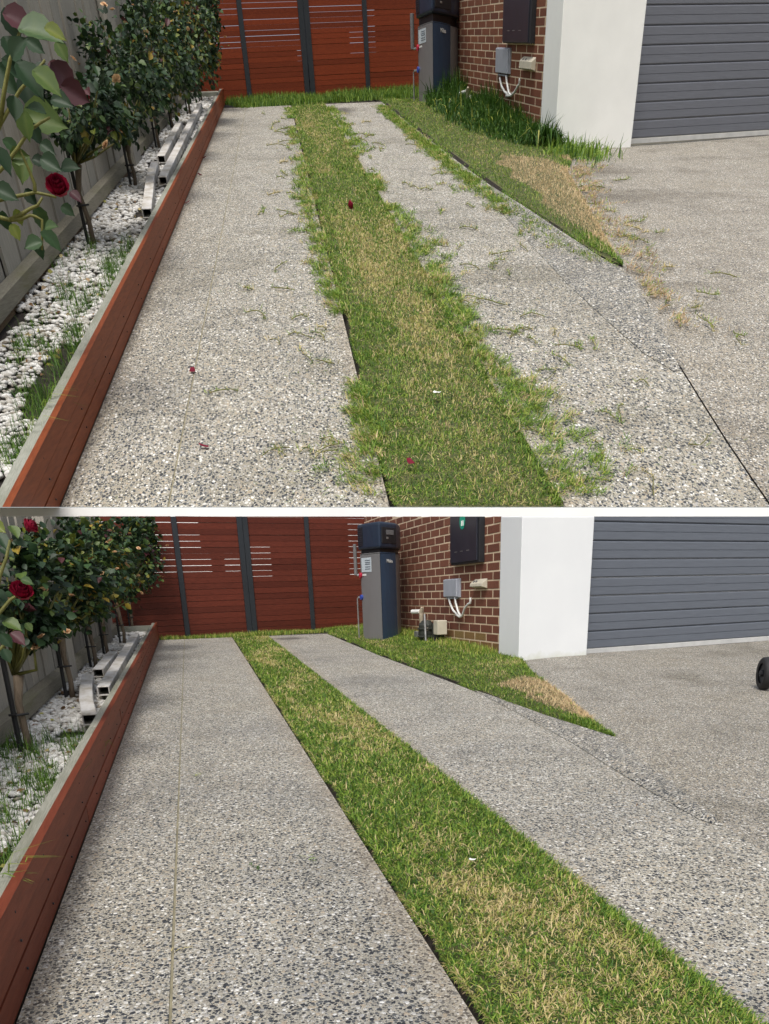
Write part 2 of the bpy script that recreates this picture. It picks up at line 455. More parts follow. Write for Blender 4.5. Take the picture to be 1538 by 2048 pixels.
# ------------------------------------------------------------------ ground and large structure
def lerp_list(lst, y):
    ys = np.array([p[1] for p in lst]); ws = np.array([p[0] for p in lst]); o = np.argsort(ys)
    return np.interp(y, ys[o], ws[o])

def ground_sheet():
    me = bpy.data.meshes.new('ground')
    z = -1.6
    me.from_pydata([(-600, -600, z), (600, -600, z), (600, 600, z), (-600, 600, z)], [], [(0, 1, 2, 3)])
    me.materials.append(MT['earth'])
    top(L, 'ground', me, (0, 0, 0), 'earth ground under both driveways', None, None, 'structure')
ground_sheet()

def slab(s, name, left, right, ys, mat, label, thick=.11):
    b = MB()
    n_ = len(ys)
    tv = []
    for y in ys:
        a = W(s, left(y), y); c = W(s, right(y), y)
        dn_ = .003 if name == 'joint_filler' else 0
        a = a - [0, 0, dn_]; c = c - [0, 0, dn_]
        tv += [a, c, a - [0, 0, thick], c - [0, 0, thick]]
    f = []
    for i in range(n_ - 1):
        a, e = 4 * i, 4 * i + 4
        f += [(a, a + 1, e + 1, e), (a + 2, e + 2, e + 3, a + 3), (a, e, e + 2, a + 2), (a + 1, a + 3, e + 3, e + 1)]
    f += [(0, 2, 3, 1), (4 * n_ - 4, 4 * n_ - 3, 4 * n_ - 1, 4 * n_ - 2)]
    b.add(tv, f)
    me = b.mesh(name, mat)
    if s is U: near_clip(me)
    return top(s, name, me, (0, 0, 0), label, None, None, 'structure')

def ground(s):
    mat = MT['slab%d' % s.k]
    ys = np.linspace(s.y0, s.yend, 25)
    nm = s.name
    slab(s, 'driveway_track', lambda y: .0045, lambda y: s.joint - .004, ys, mat, 'pebbled concrete beside the timber edging of the ' + nm)
    slab(s, 'driveway_track', lambda y: s.joint + .004, lambda y: s.strip(y)[0] - .003, ys, mat, 'pebbled concrete wheel track left of the grass strip on the ' + nm)
    yr = np.array(sorted(set([round(float(v), 3) for v in np.linspace(s.y0, s.yend, 30)] + [p[1] for p in s.edge if s.y0 <= p[1] <= s.yend])))
    slab(s, 'driveway_track', lambda y: s.strip(y)[1] + .008, lambda y: float(lerp_list(s.edge, y)), yr, mat, 'pebbled concrete wheel track right of the grass strip on the ' + nm)
    slab(s, 'joint_filler', lambda y: s.joint - .0045, lambda y: s.joint + .0045, ys, MT['joint'], 'sandy joint line along the left track of the ' + nm, .1)
    # soil under strip, lawn and joints
    b = MB(); y1 = gate_y(s, 1.5) + (3.0 if s is U else 2)
    q = [W(s, -1.4, s.y0, -.075), W(s, 4.6, s.y0, -.075), W(s, 4.6, y1, -.075), W(s, -1.4, y1, -.075)]
    b.add(q, [(0, 1, 2, 3)])
    me = b.mesh('soil', MT['soil'])
    if s is U: near_clip(me)
    top(s, 'soil', me, (0, 0, 0), 'dark soil showing in the gap along the grass of the ' + nm, None, None, 'structure')
    # raised soil of the strip
    b = MB(); ys = s.y0 * (s.yend / s.y0) ** np.linspace(0, 1, 140); tv = []; f = []
    gap = .015
    for i, y in enumerate(ys):
        wl, wr = s.strip(y); j = float(vnoise(y, 0, 6.0 if s is L else 3.5, 3)) ** 1.5 * .026
        j2 = rng.normal(0, .003, 2)
        tv += [W(s, wl + .004, y, -.07), W(s, wl + gap + j + j2[0], y, -.010 + j2[1]), W(s, wr - .012, y, -.010), W(s, wr + .005, y, -.06)]
        if i:
            o = 4 * i
            f += [(o - 4 + c, o - 3 + c, o + 1 + c, o + c) for c in range(3)]
    me = MB().add(tv, f).mesh('strip_soil', MT['thatch'])
    me.materials.append(MT['soil'])
    for pi, po in enumerate(me.polygons): po.material_index = 1 if pi % 3 == 0 else 0
    if s is U: near_clip(me)
    top(s, 'strip_soil', me, (0, 0, 0), 'soil bed under the central grass strip of the ' + nm, None, None, 'structure')
    # forecourt to the garage
    apz = lambda x, y: s.ap[0] + s.ap[1] * x + s.ap[2] * y
    A = [np.array(s.corner) + [0, 0, -.02]]
    if s is U: rimpts = [(4.00, 13.6), (3.647, 12.562), (3.452, 11.564), (2.918, 8.912)]
    else: rimpts = [(3.335, 7.40), (3.11, 6.736), (2.873, 5.586)]
    s.rim = [np.array([x, y, apz(x, y)]) for x, y in rimpts]
    A += s.rim
    tip = W(s, *s.edge[s.tip]); s.tip_pt = tip
    A += [tip] + [W(s, p[0] + (.016 if s is U else .010), p[1], -.004) for p in s.edge[s.tip + 1:]]
    gl, gr = np.array(s.gl), np.array(s.gr); d = gr - gl
    gd2 = np.array([s.gd[1], -s.gd[0], 0]) / math.hypot(s.gd[0], s.gd[1])
    g0 = gl - gd2 * .25 - d * .06; far = gr + d * 1.5
    g0[2] = s.corner[2] - .03
    n_ = len(A)
    right = [g0 + (far - g0) * t for t in np.linspace(0, 1, n_ // 2 + 1)]
    end = np.array([far[0] + .0, s.y0 - 1.0, 0]); end[2] = apz(end[0], end[1])
    right += [right[-1] + (end - right[-1]) * t for t in np.linspace(0, 1, n_ - len(right) + 1)[1:]]
    tv, f = [], []
    m_ = 10
    for i in range(n_):
        for j in range(m_ + 1):
            t = j / m_; p = A[i] * (1 - t) + right[i] * t
            if 0 < j < m_: p[2] = p[2] * .2 + .8 * (apz(p[0], p[1]) + (1 - t) ** 2 * (A[i][2] - apz(A[i][0], A[i][1])) + t * t * (right[i][2] - apz(right[i][0], right[i][1])))
            tv.append(p - [0, 0, .004])
            if i and j:
                o = i * (m_ + 1) + j
                f.append((o - m_ - 2, o - m_ - 1, o, o - 1))
    me = MB().add(tv, f).mesh('forecourt', MT['apron%d' % s.k], smooth=True)
    if s is U: near_clip(me)
    top(s, 'forecourt', me, (0, 0, 0), 'brown pebbled concrete forecourt in front of the garage door by the ' + nm, None, None, 'structure')
    # rough poured wedge along the right track
    if s is U: inner = [(3.16, 11.6), (3.087, 10.09), (3.008, 8.4), (2.981, 6.97), (2.96, 5.9), (2.975, 5.25), (3.03, 4.92)]
    else: inner = [(2.72, 6.6), (2.644, 5.06), (2.588, 4.23), (2.495, 3.45), (2.469, 3.03), (2.447, 2.72), (2.465, 2.63)]
    tv, f = [], []
    for i, (w, y) in enumerate(inner):
        we = float(lerp_list(s.edge, y)) - .006
        k_ = 0 if i in (0, len(inner) - 1) else 1
        for j, t in enumerate(np.linspace(0, 1, 6)):
            hh = (.004 + k_ * (.020 * min(1, t * 2.2))) if j else .003
            if j in (0, 1): t = t + (rng.random() - .5) * .08 * k_
            tv.append(W(s, w + (we - w) * t if we > w else w + .01 * t, y, hh))
            if i and j:
                o = i * 6 + j; f.append((o - 7, o - 6, o, o - 1))
    me = MB().add(tv, f).mesh('concrete_wedge', MT['fillet%d' % s.k], smooth=True)
    top(s, 'concrete_wedge', me, (0, 0, 0), 'rough dark pebbled wedge poured along the right track of the ' + nm, None, None, 'structure')
    # garden bed soil
    b = MB()
    hb = .10
    q = [W(s, s.fw - .3, s.y0, hb), W(s, -.03, s.y0, hb), W(s, -.03, y1, hb), W(s, s.fw - .3, y1, hb)]
    me = b.add(q, [(0, 1, 2, 3)]).mesh('garden_bed', MT['soil'])
    if s is U: near_clip(me)
    top(s, 'garden_bed', me, (0, 0, 0), 'soil of the rose bed behind the timber edging by the ' + nm, None, None, 'structure')
ground(U); ground(L)

def terrace():
    def e(t):                           # front edge line of the upper ground, world axes
        a = W(U, -.2470, 3.825); c = W(U, 2.938, 3.166)
        return a + (c - a) * t
    p0 = np.array(U.M @ Vector(e(-.75))); p1 = np.array(U.M @ Vector(e(2.6)))
    d = p1 - p0; nrm = np.array([d[1], -d[0], 0]); nrm /= np.linalg.norm(nrm)
    dz = np.array([0, 0, -.012])
    b = MB(); zb = -.62
    lo = lambda p: np.array([p[0], p[1], zb])
    b.hexa([lo(p0 + nrm * .02), lo(p1 + nrm * .02), lo(p1 - nrm * .3), lo(p0 - nrm * .3)], [p0 + nrm * .02 + dz, p1 + nrm * .02 + dz, p1 - nrm * .3 + dz * 6, p0 - nrm * .3 + dz * 6])
    me = b.mesh('retaining_wall', MT['white_wall'])
    o = bpy.data.objects.new('retaining_wall', me); COL.objects.link(o)
    o['label'] = 'long white rendered retaining wall holding up the upper driveway behind the lower gate'; o['category'] = 'retaining wall'
    # the fill under the upper driveway
    q = [W(U, -3.2, 3.6, -.16), W(U, 9, 2.6, -.16), W(U, 11, 30, -.16), W(U, -3.2, 30, -.16)]
    me = near_clip(MB().add(q, [(0, 1, 2, 3)]).mesh('hillside', MT['earth']))
    top(U, 'hillside', me, (0, 0, 0), 'earth slope under the upper driveway', None, None, 'structure')
terrace()

# ------------------------------------------------------------------ timber edging, fence
def edging(s):
    y1 = U and (24.3 if s is U else 12.95); y0 = s.y0
    h = .222 if s is U else .236
    root = thing(s, 'garden_edging', 'low garden edging of grey sleeper faced with red brown boards beside the ' + s.name, 'garden edging', W(s, 0, y0))
    base = W(s, 0, y0)
    def bar(name, w0, w1, h0, h1, mat, ya=y0, yb=y1, bev=.003):
        b = MB()
        b.hexa([W(s, w0, ya, h0), W(s, w1, ya, h0), W(s, w1, yb, h0), W(s, w0, yb, h0)], [W(s, w0, ya, h1), W(s, w1, ya, h1), W(s, w1, yb, h1), W(s, w0, yb, h1)])
        me = b.mesh(name, mat, base, 0)
        if s is U:
            me.transform(Matrix.Translation(Vector(base))); near_clip(me); me.transform(Matrix.Translation(-Vector(base)))
        part(root, name, me)
    tw = -.072 if s is U else -.064
    n_sl = [y0, y0 + (y1 - y0) * .30, y0 + (y1 - y0) * .64, y1]
    for a, c in zip(n_sl, n_sl[1:]):
        bar('sleeper', tw, -.024, -.05, h - .004, MT['sleeper'], a + .004, c - .004)
    e = h / 3
    sc_ = MB()
    for yy in np.arange(y0 + .3, y1, .45 if s is L else .85):
        for i in range(3):
            c = W(s, .004, yy, (i + .5) * e)
            sc_.tube([c - [.004, 0, 0], c + [.0005, 0, 0]], .0035, 6)
    part(root, 'screw_heads', sc_.mesh('screw_heads', MT['charcoal'], base), kind='stuff')
    for i in range(3):
        js = [y0, y0 + (y1 - y0) * (.22 + .17 * i), y0 + (y1 - y0) * (.58 + .10 * i), y1]
        for ja, jb in zip(js, js[1:]):
            o_ = rng.normal(0, .0012)
            bar('cladding_board', -.022, o_ + (0.0 if i < 2 else .003), i * e + .002, (i + 1) * e - .004, MT['clad%d' % s.k], ja + .002, jb - .002)
    bar('cladding_trim', -.022, .006, h - .003, h + .003, MT['clad%d' % s.k])
    bar('end_sleeper', s.fw, -.07, -.05, h * .85, MT['sleeper'], y1 - (.25 if s is U else .14), y1)
edging(U); edging(L)

def fence(s):
    pitch = .46 if s is U else .25; gap = .075 if s is U else .036
    fw = s.fw; y1 = gate_y(s, W(s, fw, 24 if s is U else 13)[0]) - .1
    y = 4.05 if s is U else 1.2
    base = W(s, fw, y)
    root = thing(s, 'paling_fence', 'weathered grey timber paling fence behind the roses along the ' + s.name, 'fence', base)
    me_cache = None
    i = 0
    while y < y1 - pitch:
        ya, yb = y, y + pitch - gap * (.7 + .6 * rng.random())
        dx = (rng.random() - .5) * .012
        b = MB()
        ht = 2.1 if s is U else 3
        bot = [W(s, fw - .02 + dx, ya, .05), W(s, fw + dx, ya, .05), W(s, fw + dx, yb, .05), W(s, fw - .02 + dx, yb, .05)]
        tp = [cl(s, p + [0, 0, ht]) for p in bot]
        o = bot[0]
        part(root, 'paling', b.hexa(bot, tp).mesh('paling', MT['paling'], o), o - base)
        y += pitch; i += 1
    ya, yb = (4.05 if s is U else 1.2), y1
    # backing boards so the gaps read dark
    b = MB(); bot = [W(s, fw - .06, ya, 0), W(s, fw - .05, ya, 0), W(s, fw - .05, yb, 0), W(s, fw - .06, yb, 0)]
    part(root, 'rear_boards', b.hexa(bot, [cl(s, p + [0, 0, 2.1 if s is U else 3]) for p in bot]).mesh('rear_boards', MT['paling'], base))
    cuts = [ya, ya + (yb - ya) * .21, ya + (yb - ya) * .56, yb] if s is U else [ya, ya + (yb - ya) * .50, ya + (yb - ya) * .72, yb]
    for a, c in zip(cuts, cuts[1:]):
        b = MB(); b.hexa([W(s, fw + .002, a, .15), W(s, fw + .062, a, .15), W(s, fw + .062, c - .01, .15), W(s, fw + .002, c - .01, .15)],
                         [W(s, fw + .002, a, .255), W(s, fw + .062, a, .235), W(s, fw + .062, c - .01, .235), W(s, fw + .002, c - .01, .255)])
        part(root, 'rail', b.mesh('rail', MT['rail'], base))
        b = MB(); b.hexa([W(s, fw + .002, a, .0), W(s, fw + .03, a, .0), W(s, fw + .03, c - .01, .0), W(s, fw + .002, c - .01, .0)],
                         [W(s, fw + .002, a, .145), W(s, fw + .03, a, .145), W(s, fw + .03, c - .01, .145), W(s, fw + .002, c - .01, .145)])
        part(root, 'plinth_board', b.mesh('plinth_board', MT['plinth'], base))
    for yp in ((13.3, 20.0) if s is U else (7.35, 11.0)):
        wd = .62 if s is U else .36
        b = MB(); bot = [W(s, fw + .003, yp, .02), W(s, fw + .085, yp, .02), W(s, fw + .085, yp + wd, .02), W(s, fw + .003, yp + wd, .02)]
        part(root, 'post', b.hexa(bot, [cl(s, p + [0, 0, 2.0 if s is U else 3]) for p in bot]).mesh('post', MT['paling'], base))
fence(U); fence(L)

# ------------------------------------------------------------------ gates
def gates(s):
    if s is U: leaves = [(-5.3, -1.345, [(-2.755, .10), (-1.462, .112)]), (-1.335, 1.40, [(-1.335, .112), (-.032, .10)])]; pitch, htop, sk = .0760, 2.0, .0042
    else: leaves = [(-4.1, -1.845, [(-2.880, .076), (-1.926, .080)]), (-1.842, .165, [(-1.842, .080), (-.868, .070)])]; pitch, htop, sk = .0805, 2.2, .0044
    side = ('left', 'right')
    for li, (a0, a1, stiles) in enumerate(leaves):
        base = gate_pt(s, a0, 0)
        lab = ('left leaf of the red slatted timber gate beside the roses of the ' if li == 0 else 'right leaf of the red slatted timber gate beside the heater of the ') + s.tag + ' driveway'
        root = thing(s, 'slatted_gate', lab, 'gate', base, 'slatted gate leaves')
        ed = [a0] + [v for st in stiles for v in (st[0], st[0] + st[1])] + [a1]
        ed = sorted(ed); bays = [(ed[i], ed[i + 1]) for i in range(0, len(ed), 2) if ed[i + 1] - ed[i] > .05]
        for (b0, b1) in bays:
            shared = None
            r = 0
            while True:
                h0 = .012 + r * pitch
                hs = pitch - sk
                lo = gate_pt(s, (b0 + b1) / 2, h0)
                if h0 > htop or lo[2] > zcut(s, lo[0], lo[1]) - .01: break
                p0 = gate_pt(s, b0 - .002, h0, -.012)
                if shared is None:
                    b = MB()
                    bot = [gate_pt(s, b0 - .002, h0, .008), gate_pt(s, b1 + .002, h0, .008), gate_pt(s, b1 + .002, h0, -.012), gate_pt(s, b0 - .002, h0, -.012)]
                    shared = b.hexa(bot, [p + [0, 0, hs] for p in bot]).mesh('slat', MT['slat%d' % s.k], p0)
                sag = (rng.random() - .5) * (.005 if s is U else .0035) + (.002 if s is L and r > 11 and r % 2 else 0)
                me = shared
                top_z = lo[2] + hs
                if top_z > zcut(s, lo[0], lo[1]):
                    b = MB()
                    bot = [gate_pt(s, b0 - .002, h0, .008), gate_pt(s, b1 + .002, h0, .008), gate_pt(s, b1 + .002, h0, -.012), gate_pt(s, b0 - .002, h0, -.012)]
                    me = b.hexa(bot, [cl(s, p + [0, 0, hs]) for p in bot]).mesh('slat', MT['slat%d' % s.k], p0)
                o = part(root, 'slat', me, p0 - base + np.array([0, 0, sag]))
                r += 1
        # added panels, no part of the gate, blocking light through most gaps
        if s is U: bk = [((a0, a1), 0, .52), ((a0 + .9, a1 - .2), .52, .74)] if li == 0 else [((a0, a1), 0, .62), ((a0 + .1, a0 + 1.0), .62, 1.0), ((a0 + 1.6, a1), .62, 2.0)]
        else: bk = [((a0, a1), 0, .82), ((a0 + 1.62, a1), 1.20, 2.3), ((a0 + 1.75, a0 + 1.95), .82, 1.2)] if li == 0 else [((a0, a1), 0, .80), ((a0 + .42, a1 - .28), .80, 2.3), ((a0, a0 + .42), 1.28, 2.3)]
        for (c0, c1), h0, h1 in bk:
            b = MB(); bot = [gate_pt(s, c0, h0, -.04), gate_pt(s, c1, h0, -.04), gate_pt(s, c1, h0, -.05), gate_pt(s, c0, h0, -.05)]
            part(root, 'backing_panel', b.hexa(bot, [cl(s, p + [0, 0, h1 - h0]) for p in bot]).mesh('backing_panel', MT['backing%d' % s.k], base))
        for (a, wd) in stiles:
            b = MB()
            bot = [gate_pt(s, a, -.01, .030), gate_pt(s, a + wd, -.01, .030), gate_pt(s, a + wd, -.01, -.03), gate_pt(s, a, -.01, -.03)]
            part(root, 'stile', b.hexa(bot, [cl(s, p + [0, 0, htop]) for p in bot]).mesh('stile', MT['charcoal'], base, .004))
gates(U); gates(L)

# ------------------------------------------------------------------ house: brick wall, rendered pillar, garage door
def brick_wall(s):
    if s is U: ya, yb, z0, y0, pitch, slope, lo, hi = 15.45, 24.9, 1.405, 15.704, .655, .0914, -12, 30
    else: ya, yb, z0, y0, pitch, slope, lo, hi = 7.9, 13.72, -.1037, 8.05, .340, -.007, -8, 17
    x = s.wx; t = .0875; jt = .0125; jy = pitch * .065
    zl = lambda y, c: z0 + c * .086 + (y - y0) * slope
    base = np.array([x, ya, zl(ya, lo)])
    root = thing(s, 'brick_wall', 'red brown brick house wall with cream mortar beside the ' + s.name, 'brick wall', base)
    b = MB()
    tz = lambda y: min(zl(y, hi), zcut(s, x, y)) - .004
    b.hexa([(x + .0025, ya, zl(ya, lo)), (x + .11, ya, zl(ya, lo)), (x + .11, yb, zl(yb, lo)), (x + .0025, yb, zl(yb, lo))],
           [(x + .0025, ya, tz(ya)), (x + .11, ya, tz(ya)), (x + .11, yb, tz(yb)), (x + .0025, yb, tz(yb))])
    part(root, 'mortar', b.mesh('mortar', MT['mortar'], base))
    def brick(y, c, yl, mat):
        y2 = min(y + yl - jy, yb)
        f = lambda yy, zz, xx: (xx, yy, zz)
        def vs(xx, yy):
            zb_ = zl(yy, c) + jt / 2; return zb_, min(zl(yy, c + 1) - jt / 2, zcut(s, xx, yy))
        bot, tp = [], []
        for xx, yy in ((x, y), (x + .05, y), (x + .05, y2), (x, y2)):
            a, d = vs(xx, yy); bot.append((xx, yy, a)); tp.append((xx, yy, d))
        return MB().hexa(bot, tp).mesh('brick', mat, (x, y, zl(y, c)), .0025 if yl > .1 else 0)
    full = {}
    count = 0
    for c in range(lo, hi):
        ph = (.35 if s is U else .31) * pitch if c % 2 else (.35 - .5 if s is U else .31 - .5) * pitch
        i = -1
        while True:
            y = y0 + ph + i * pitch
            i += 1
            if y + pitch < ya: continue
            if y > yb - .1: break
            yl = pitch
            if y < ya: yl = y + pitch - ya; y = ya
            zc_ = zl(y + yl / 2, c)
            zg = zd(s, x, y) - .12 if s is U else np.interp(y, [7.5, 8.05, 11.45], [-.72, -.66, -.62])
            if zc_ + .086 < zg: continue
            if zc_ > min(zcut(s, x, y), zcut(s, x, y + yl)) - .01: continue
            if s is L and y > 12.1 and zc_ < .36: continue
            if s is U and y > 23.0 and zc_ < 2.0: continue
            if count >= 299: continue
            whole = yl == pitch and y + yl < yb and zl(y, c + 1) < zcut(s, x, y) and zl(y + yl, c + 1) < zcut(s, x, y + yl)
            moss = s is L and zc_ < np.interp(y, [8, 11.5], [-.53, -.50]) and rng.random() < .9
            mat = MT['brick_moss'] if moss else MT['brick%d' % s.k]
            if whole:
                key = moss
                if key not in full: full[key] = brick(y, c, yl, mat)
                me = full[key]
            else: me = brick(y, c, yl, mat)
            part(root, 'brick', me, np.array([x + (rng.random() - .5) * .003, y, zl(y, c)]) - base)
            count += 1
brick_wall(U); brick_wall(L)

def pillar(s):
    C, q = np.array(s.corner), np.array(s.pright)
    yb = 15.75 if s is U else 8.055
    depth = 1.4 if s is U else .9
    hz = .30
    pl = [C, q, q + [0, depth, 0], np.array([C[0], yb, C[2]])]
    botz = min(C[2], q[2]) - .12
    htop = 2.2 if s is U else 3
    tops = [min(C[2] + htop, zcut(s, p[0], p[1])) for p in pl]
    pl[3] = np.array([C[0], yb, 0]);
    b = MB(); b.prism([p[:2] for p in pl], botz, tops)
    loc = np.array([C[0], C[1], q[2]])
    me = b.mesh('rendered_pillar', MT['render'] if s is L else MT['render_clean'], loc, .008 if s is L else .012, 2)
    top(s, 'rendered_pillar', me, loc, 'smooth white rendered pillar between brick wall and garage door by the ' + s.name, 'pillar')
pillar(U); pillar(L)

def garage(s):
    gl, gr = np.array(s.gl), np.array(s.gr)
    d = gr - gl; gl = gl - d * .16; d = d * 2.6
    pitch = .1827 if s is U else .1708
    hl = math.hypot(d[0], d[1]); out = np.array([d[1], -d[0], 0]) / hl
    base = gl.copy()
    root = thing(s, 'garage_door', 'blue grey sectional garage door with ribbed panels by the ' + s.name, 'garage door', base)
    # bottom rubber and aluminium strip
    b = MB(); b.box(gl + out * .006 - [0, 0, .03], d, -out * .03, (0, 0, .030 + (.022 if s is U else .017)))
    part(root, 'bottom_seal', b.mesh('bottom_seal', MT['alu'], base, .002))
    z = .026 if s is U else .020
    prof = [(0.0, -.016), (.035, -.004), (.075, 0), (.475, 0), (.495, -.006), (.515, 0), (.915, 0), (.955, -.004), (1.0, -.016)]
    r = 0
    while True:
        zz = z + r * pitch
        lim = min(zcut(s, gl[0], gl[1]) - gl[2], zcut(s, (gl + d)[0], (gl + d)[1]) - (gl + d)[2])
        if zz > (lim + .35 if s is L else 1.9): break
        vs = []
        for tt, dd in prof:
            for e in (0, 1):
                p = gl + d * e + out * dd + [0, 0, zz + tt * (pitch - .001)]
                vs.append(cl(s, p))
        for tt in (0, 1):
            for e in (0, 1): vs.append(cl(s, gl + d * e - out * .035 + [0, 0, zz + tt * (pitch - .001)]))
        n_ = len(prof)
        f = [(2 * i, 2 * i + 1, 2 * i + 3, 2 * i + 2) for i in range(n_ - 1)]
        f += [(2 * n_ - 2, 2 * n_ - 1, 2 * n_ + 3, 2 * n_ + 2), (2 * n_, 2 * n_ + 1, 1, 0), (2 * n_ + 2, 2 * n_ + 3, 2 * n_ + 1, 2 * n_)]
        p0 = gl + [0, 0, zz]
        part(root, 'panel', MB().add(vs, f).mesh('panel', MT['garage%d' % s.k], p0), p0 - base)
        r += 1
        if r > 16: break
garage(U); garage(L)

# ------------------------------------------------------------------ water heater
def text_mesh(txt, size, mat, name):
    cu = bpy.data.curves.new(name, 'FONT'); cu.body = txt; cu.size = size; cu.extrude = .001; cu.align_x = 'CENTER'
    o = bpy.data.objects.new(name, cu); COL.objects.link(o)
    dg = bpy.context.evaluated_depsgraph_get(); dg.update()
    me = bpy.data.meshes.new_from_object(o.evaluated_get(dg)); bpy.data.objects.remove(o)
    me.materials.clear(); me.materials.append(mat); return me

def heater(s):
    if s is U:
        A, B, C, D, E_ = [np.array(p) for p in ((3.336, 22.178), (3.504, 21.457), (3.916, 21.929), (4.132, 22.33), (3.78, 23.2))]; zb = 1.02; H1, H2 = 1.075, 1.46; bz = [1.10, 1.075, 1.06, 1.07, 1.10]
    else:
        A, B, C, D, E_ = [np.array(p) for p in ((2.70, 11.228), (2.827, 10.679), (3.101, 10.928), (3.285, 11.394), (3.02, 11.78))]; zb = -.60; H1, H2 = .412, .782
    c0 = (A + B + C + D + E_) / 5
    if s is U: lowtop, coltop, toptop = 2.10, 2.215, 2.56
    else: lowtop, coltop, toptop = .415, .475, .775
    base = np.array([c0[0], c0[1], zb])
    root = thing(s, 'water_heater', 'tall grey and navy hot water heat pump in the corner of the ' + s.name, 'water heater', base)
    def shrink(f): return [c0 + (p - c0) * f for p in (A, B, C, D, E_)]
    part(root, 'tank', MB().prism(shrink(.955), zb - .05, lowtop - .012).mesh('tank', MT['black'], base))
    def face(name, p, q, mat, inner=.955, bulge=.012, z0=None, z1=None, nb=5, sc=1.0):
        z0 = zb - .05 if z0 is None else z0; z1 = lowtop if z1 is None else z1
        n_ = np.array([q[1] - p[1], -(q[0] - p[0])]); n_ /= np.linalg.norm(n_)
        if np.dot(n_, (p + q) / 2 - c0) < 0: n_ = -n_
        out = [p + (q - p) * t + n_ * bulge * (1 - (2 * t - 1) ** 2) for t in np.linspace(0, 1, nb)]
        inn = [c0 + (o - c0) * inner for o in reversed(out)]
        return part(root, name, MB().prism(out + inn, z0, z1).mesh(name, mat, base, .006, 2))
    bl = .014 if s is L else .02
    face('side_panel', A + (B - A) * .0, B - (B - A) * .012, MT['heater_grey'], bulge=bl)
    face('front_panel', B + (C - B) * .004, C - (C - B) * .012, MT['heater_blue'], bulge=bl)
    face('rear_panel', C + (D - C) * .03, D, MT['heater_grey'], bulge=bl)
    face('upper_band', A, B, MT['lagging'], .94, bl + .002, lowtop + .002, lowtop + .016)
    face('upper_band', B, C, MT['heater_blue'], .94, bl + .002, lowtop + .002, lowtop + .016)
    part(root, 'collar', MB().prism(shrink(.93), lowtop - .01, coltop + .01).mesh('collar', MT['black'], base))
    # hood
    f = 1.075
    Ah, Bh, Ch, Dh, Eh = shrink(f)
    hood = MB()
    ring = []
    for p, q, k_ in ((Ah, Bh, 1), (Bh, Ch, 1), (Ch, Dh, 1), (Dh, Eh, 0), (Eh, Ah, 0)):
        n_ = np.array([q[1] - p[1], -(q[0] - p[0])]); n_ /= np.linalg.norm(n_)
        if np.dot(n_, (p + q) / 2 - c0) < 0: n_ = -n_
        ring += [p + (q - p) * t + n_ * bl * (1 - (2 * t - 1) ** 2) for t in (0, .25, .5, .75)]
    hd = hood.prism(ring, coltop, toptop).mesh('hood', MT['hood'], base, .036 if s is L else .05, 4)
    hood_o = part(root, 'hood', hd)
    # louvre bars on the left of the hood
    def plate(name, p, q, z0, z1, o0, o1, nn, mat, bev=.002):
        return part(hood_o if name.startswith(('controller', 'louvre')) else root, name, MB().hexa([(*(p + nn * o1), z0), (*(q + nn * o1), z0), (*(q + nn * o0), z0), (*(p + nn * o0), z0)], [(*(p + nn * o1), z1), (*(q + nn * o1), z1), (*(q + nn * o0), z1), (*(p + nn * o0), z1)]).mesh(name, mat, base, bev))
    n1 = np.array([B[1] - A[1], -(B[0] - A[0])]); n1 /= np.linalg.norm(n1)
    if np.dot(n1, (A + B) / 2 - c0) < 0: n1 = -n1
    n2 = np.array([C[1] - B[1], -(C[0] - B[0])]); n2 /= np.linalg.norm(n2)
    if np.dot(n2, (C + B) / 2 - c0) < 0: n2 = -n2
    hh = toptop - coltop
    plate('louvre_recess', Ah + (Bh - Ah) * .06, Ah + (Bh - Ah) * .29, coltop + hh * .14, coltop + hh * .86, -.01, bl * .78 + .003, n1, MT['black'], 0)
    bars = MB()
    for i in range(9):
        z = coltop + hh * (.17 + .62 * i / 8)
        p = Ah + (Bh - Ah) * .07; q = Ah + (Bh - Ah) * .27
        b1 = p + n1 * (bl * .78 + .008); b2 = q + n1 * (bl * .78 + .008)
        bars.hexa([(*b1, z), (*b2, z), (*(b2 - n1 * .012), z), (*(b1 - n1 * .012), z)], [(*b1, z + hh * .03), (*b2, z + hh * .03), (*(b2 - n1 * .012), z + hh * .03), (*(b1 - n1 * .012), z + hh * .03)])
    part(hood_o, 'louvre', bars.mesh('louvre', MT['cabinet'], base))
    # controller window in front of the hood
    p = Bh + (Ch - Bh) * .10; q = Bh + (Ch - Bh) * .93
    a, c = p + n2 * (bl * .5 + .003), q + n2 * (bl * .4 + .003)
    plate('controller_recess', p, q, coltop + hh * .20, coltop + hh * .80, -.01, bl + .004, n2, MT['black'])
    plate('controller_screen', p + (q - p) * .28, p + (q - p) * .80, coltop + hh * .52, coltop + hh * .70, 0, bl + .008, n2, MT['lagging'])
    plate('controller_button', p + (q - p) * .30, p + (q - p) * .42, coltop + hh * .36, coltop + hh * .43, 0, bl + .010, n2, MT['steel'])
    # stickers on the grey side
    ht = lowtop - zb
    def on_side(t0, t1, h0, h1, mat, name, o=.003):
        p_, q_ = A + (B - A) * t0, A + (B - A) * t1
        bu = bl * (1 - (2 * (t0 + t1) / 2 - 1) ** 2)
        return plate(name, p_, q_, zb + ht * h0, zb + ht * h1, bu - .004, bu + o, n1, mat, 0)
    on_side(.12, .60, .80, .965, MT['sticker'], 'rating_label')
    for hv in (.83, .855, .885, .905, .93): on_side(.30, .56, hv, hv + .008, MT['ink'], 'label_print', .005)
    on_side(.14, .33, .757, .778, MT['white_plastic'], 'small_label')
    # maker's lettering on the navy front
    me = text_mesh('Midea', .058 if s is L else .082, MT['white_plastic'], 'maker_lettering')
    o = part(root, 'maker_lettering', me)
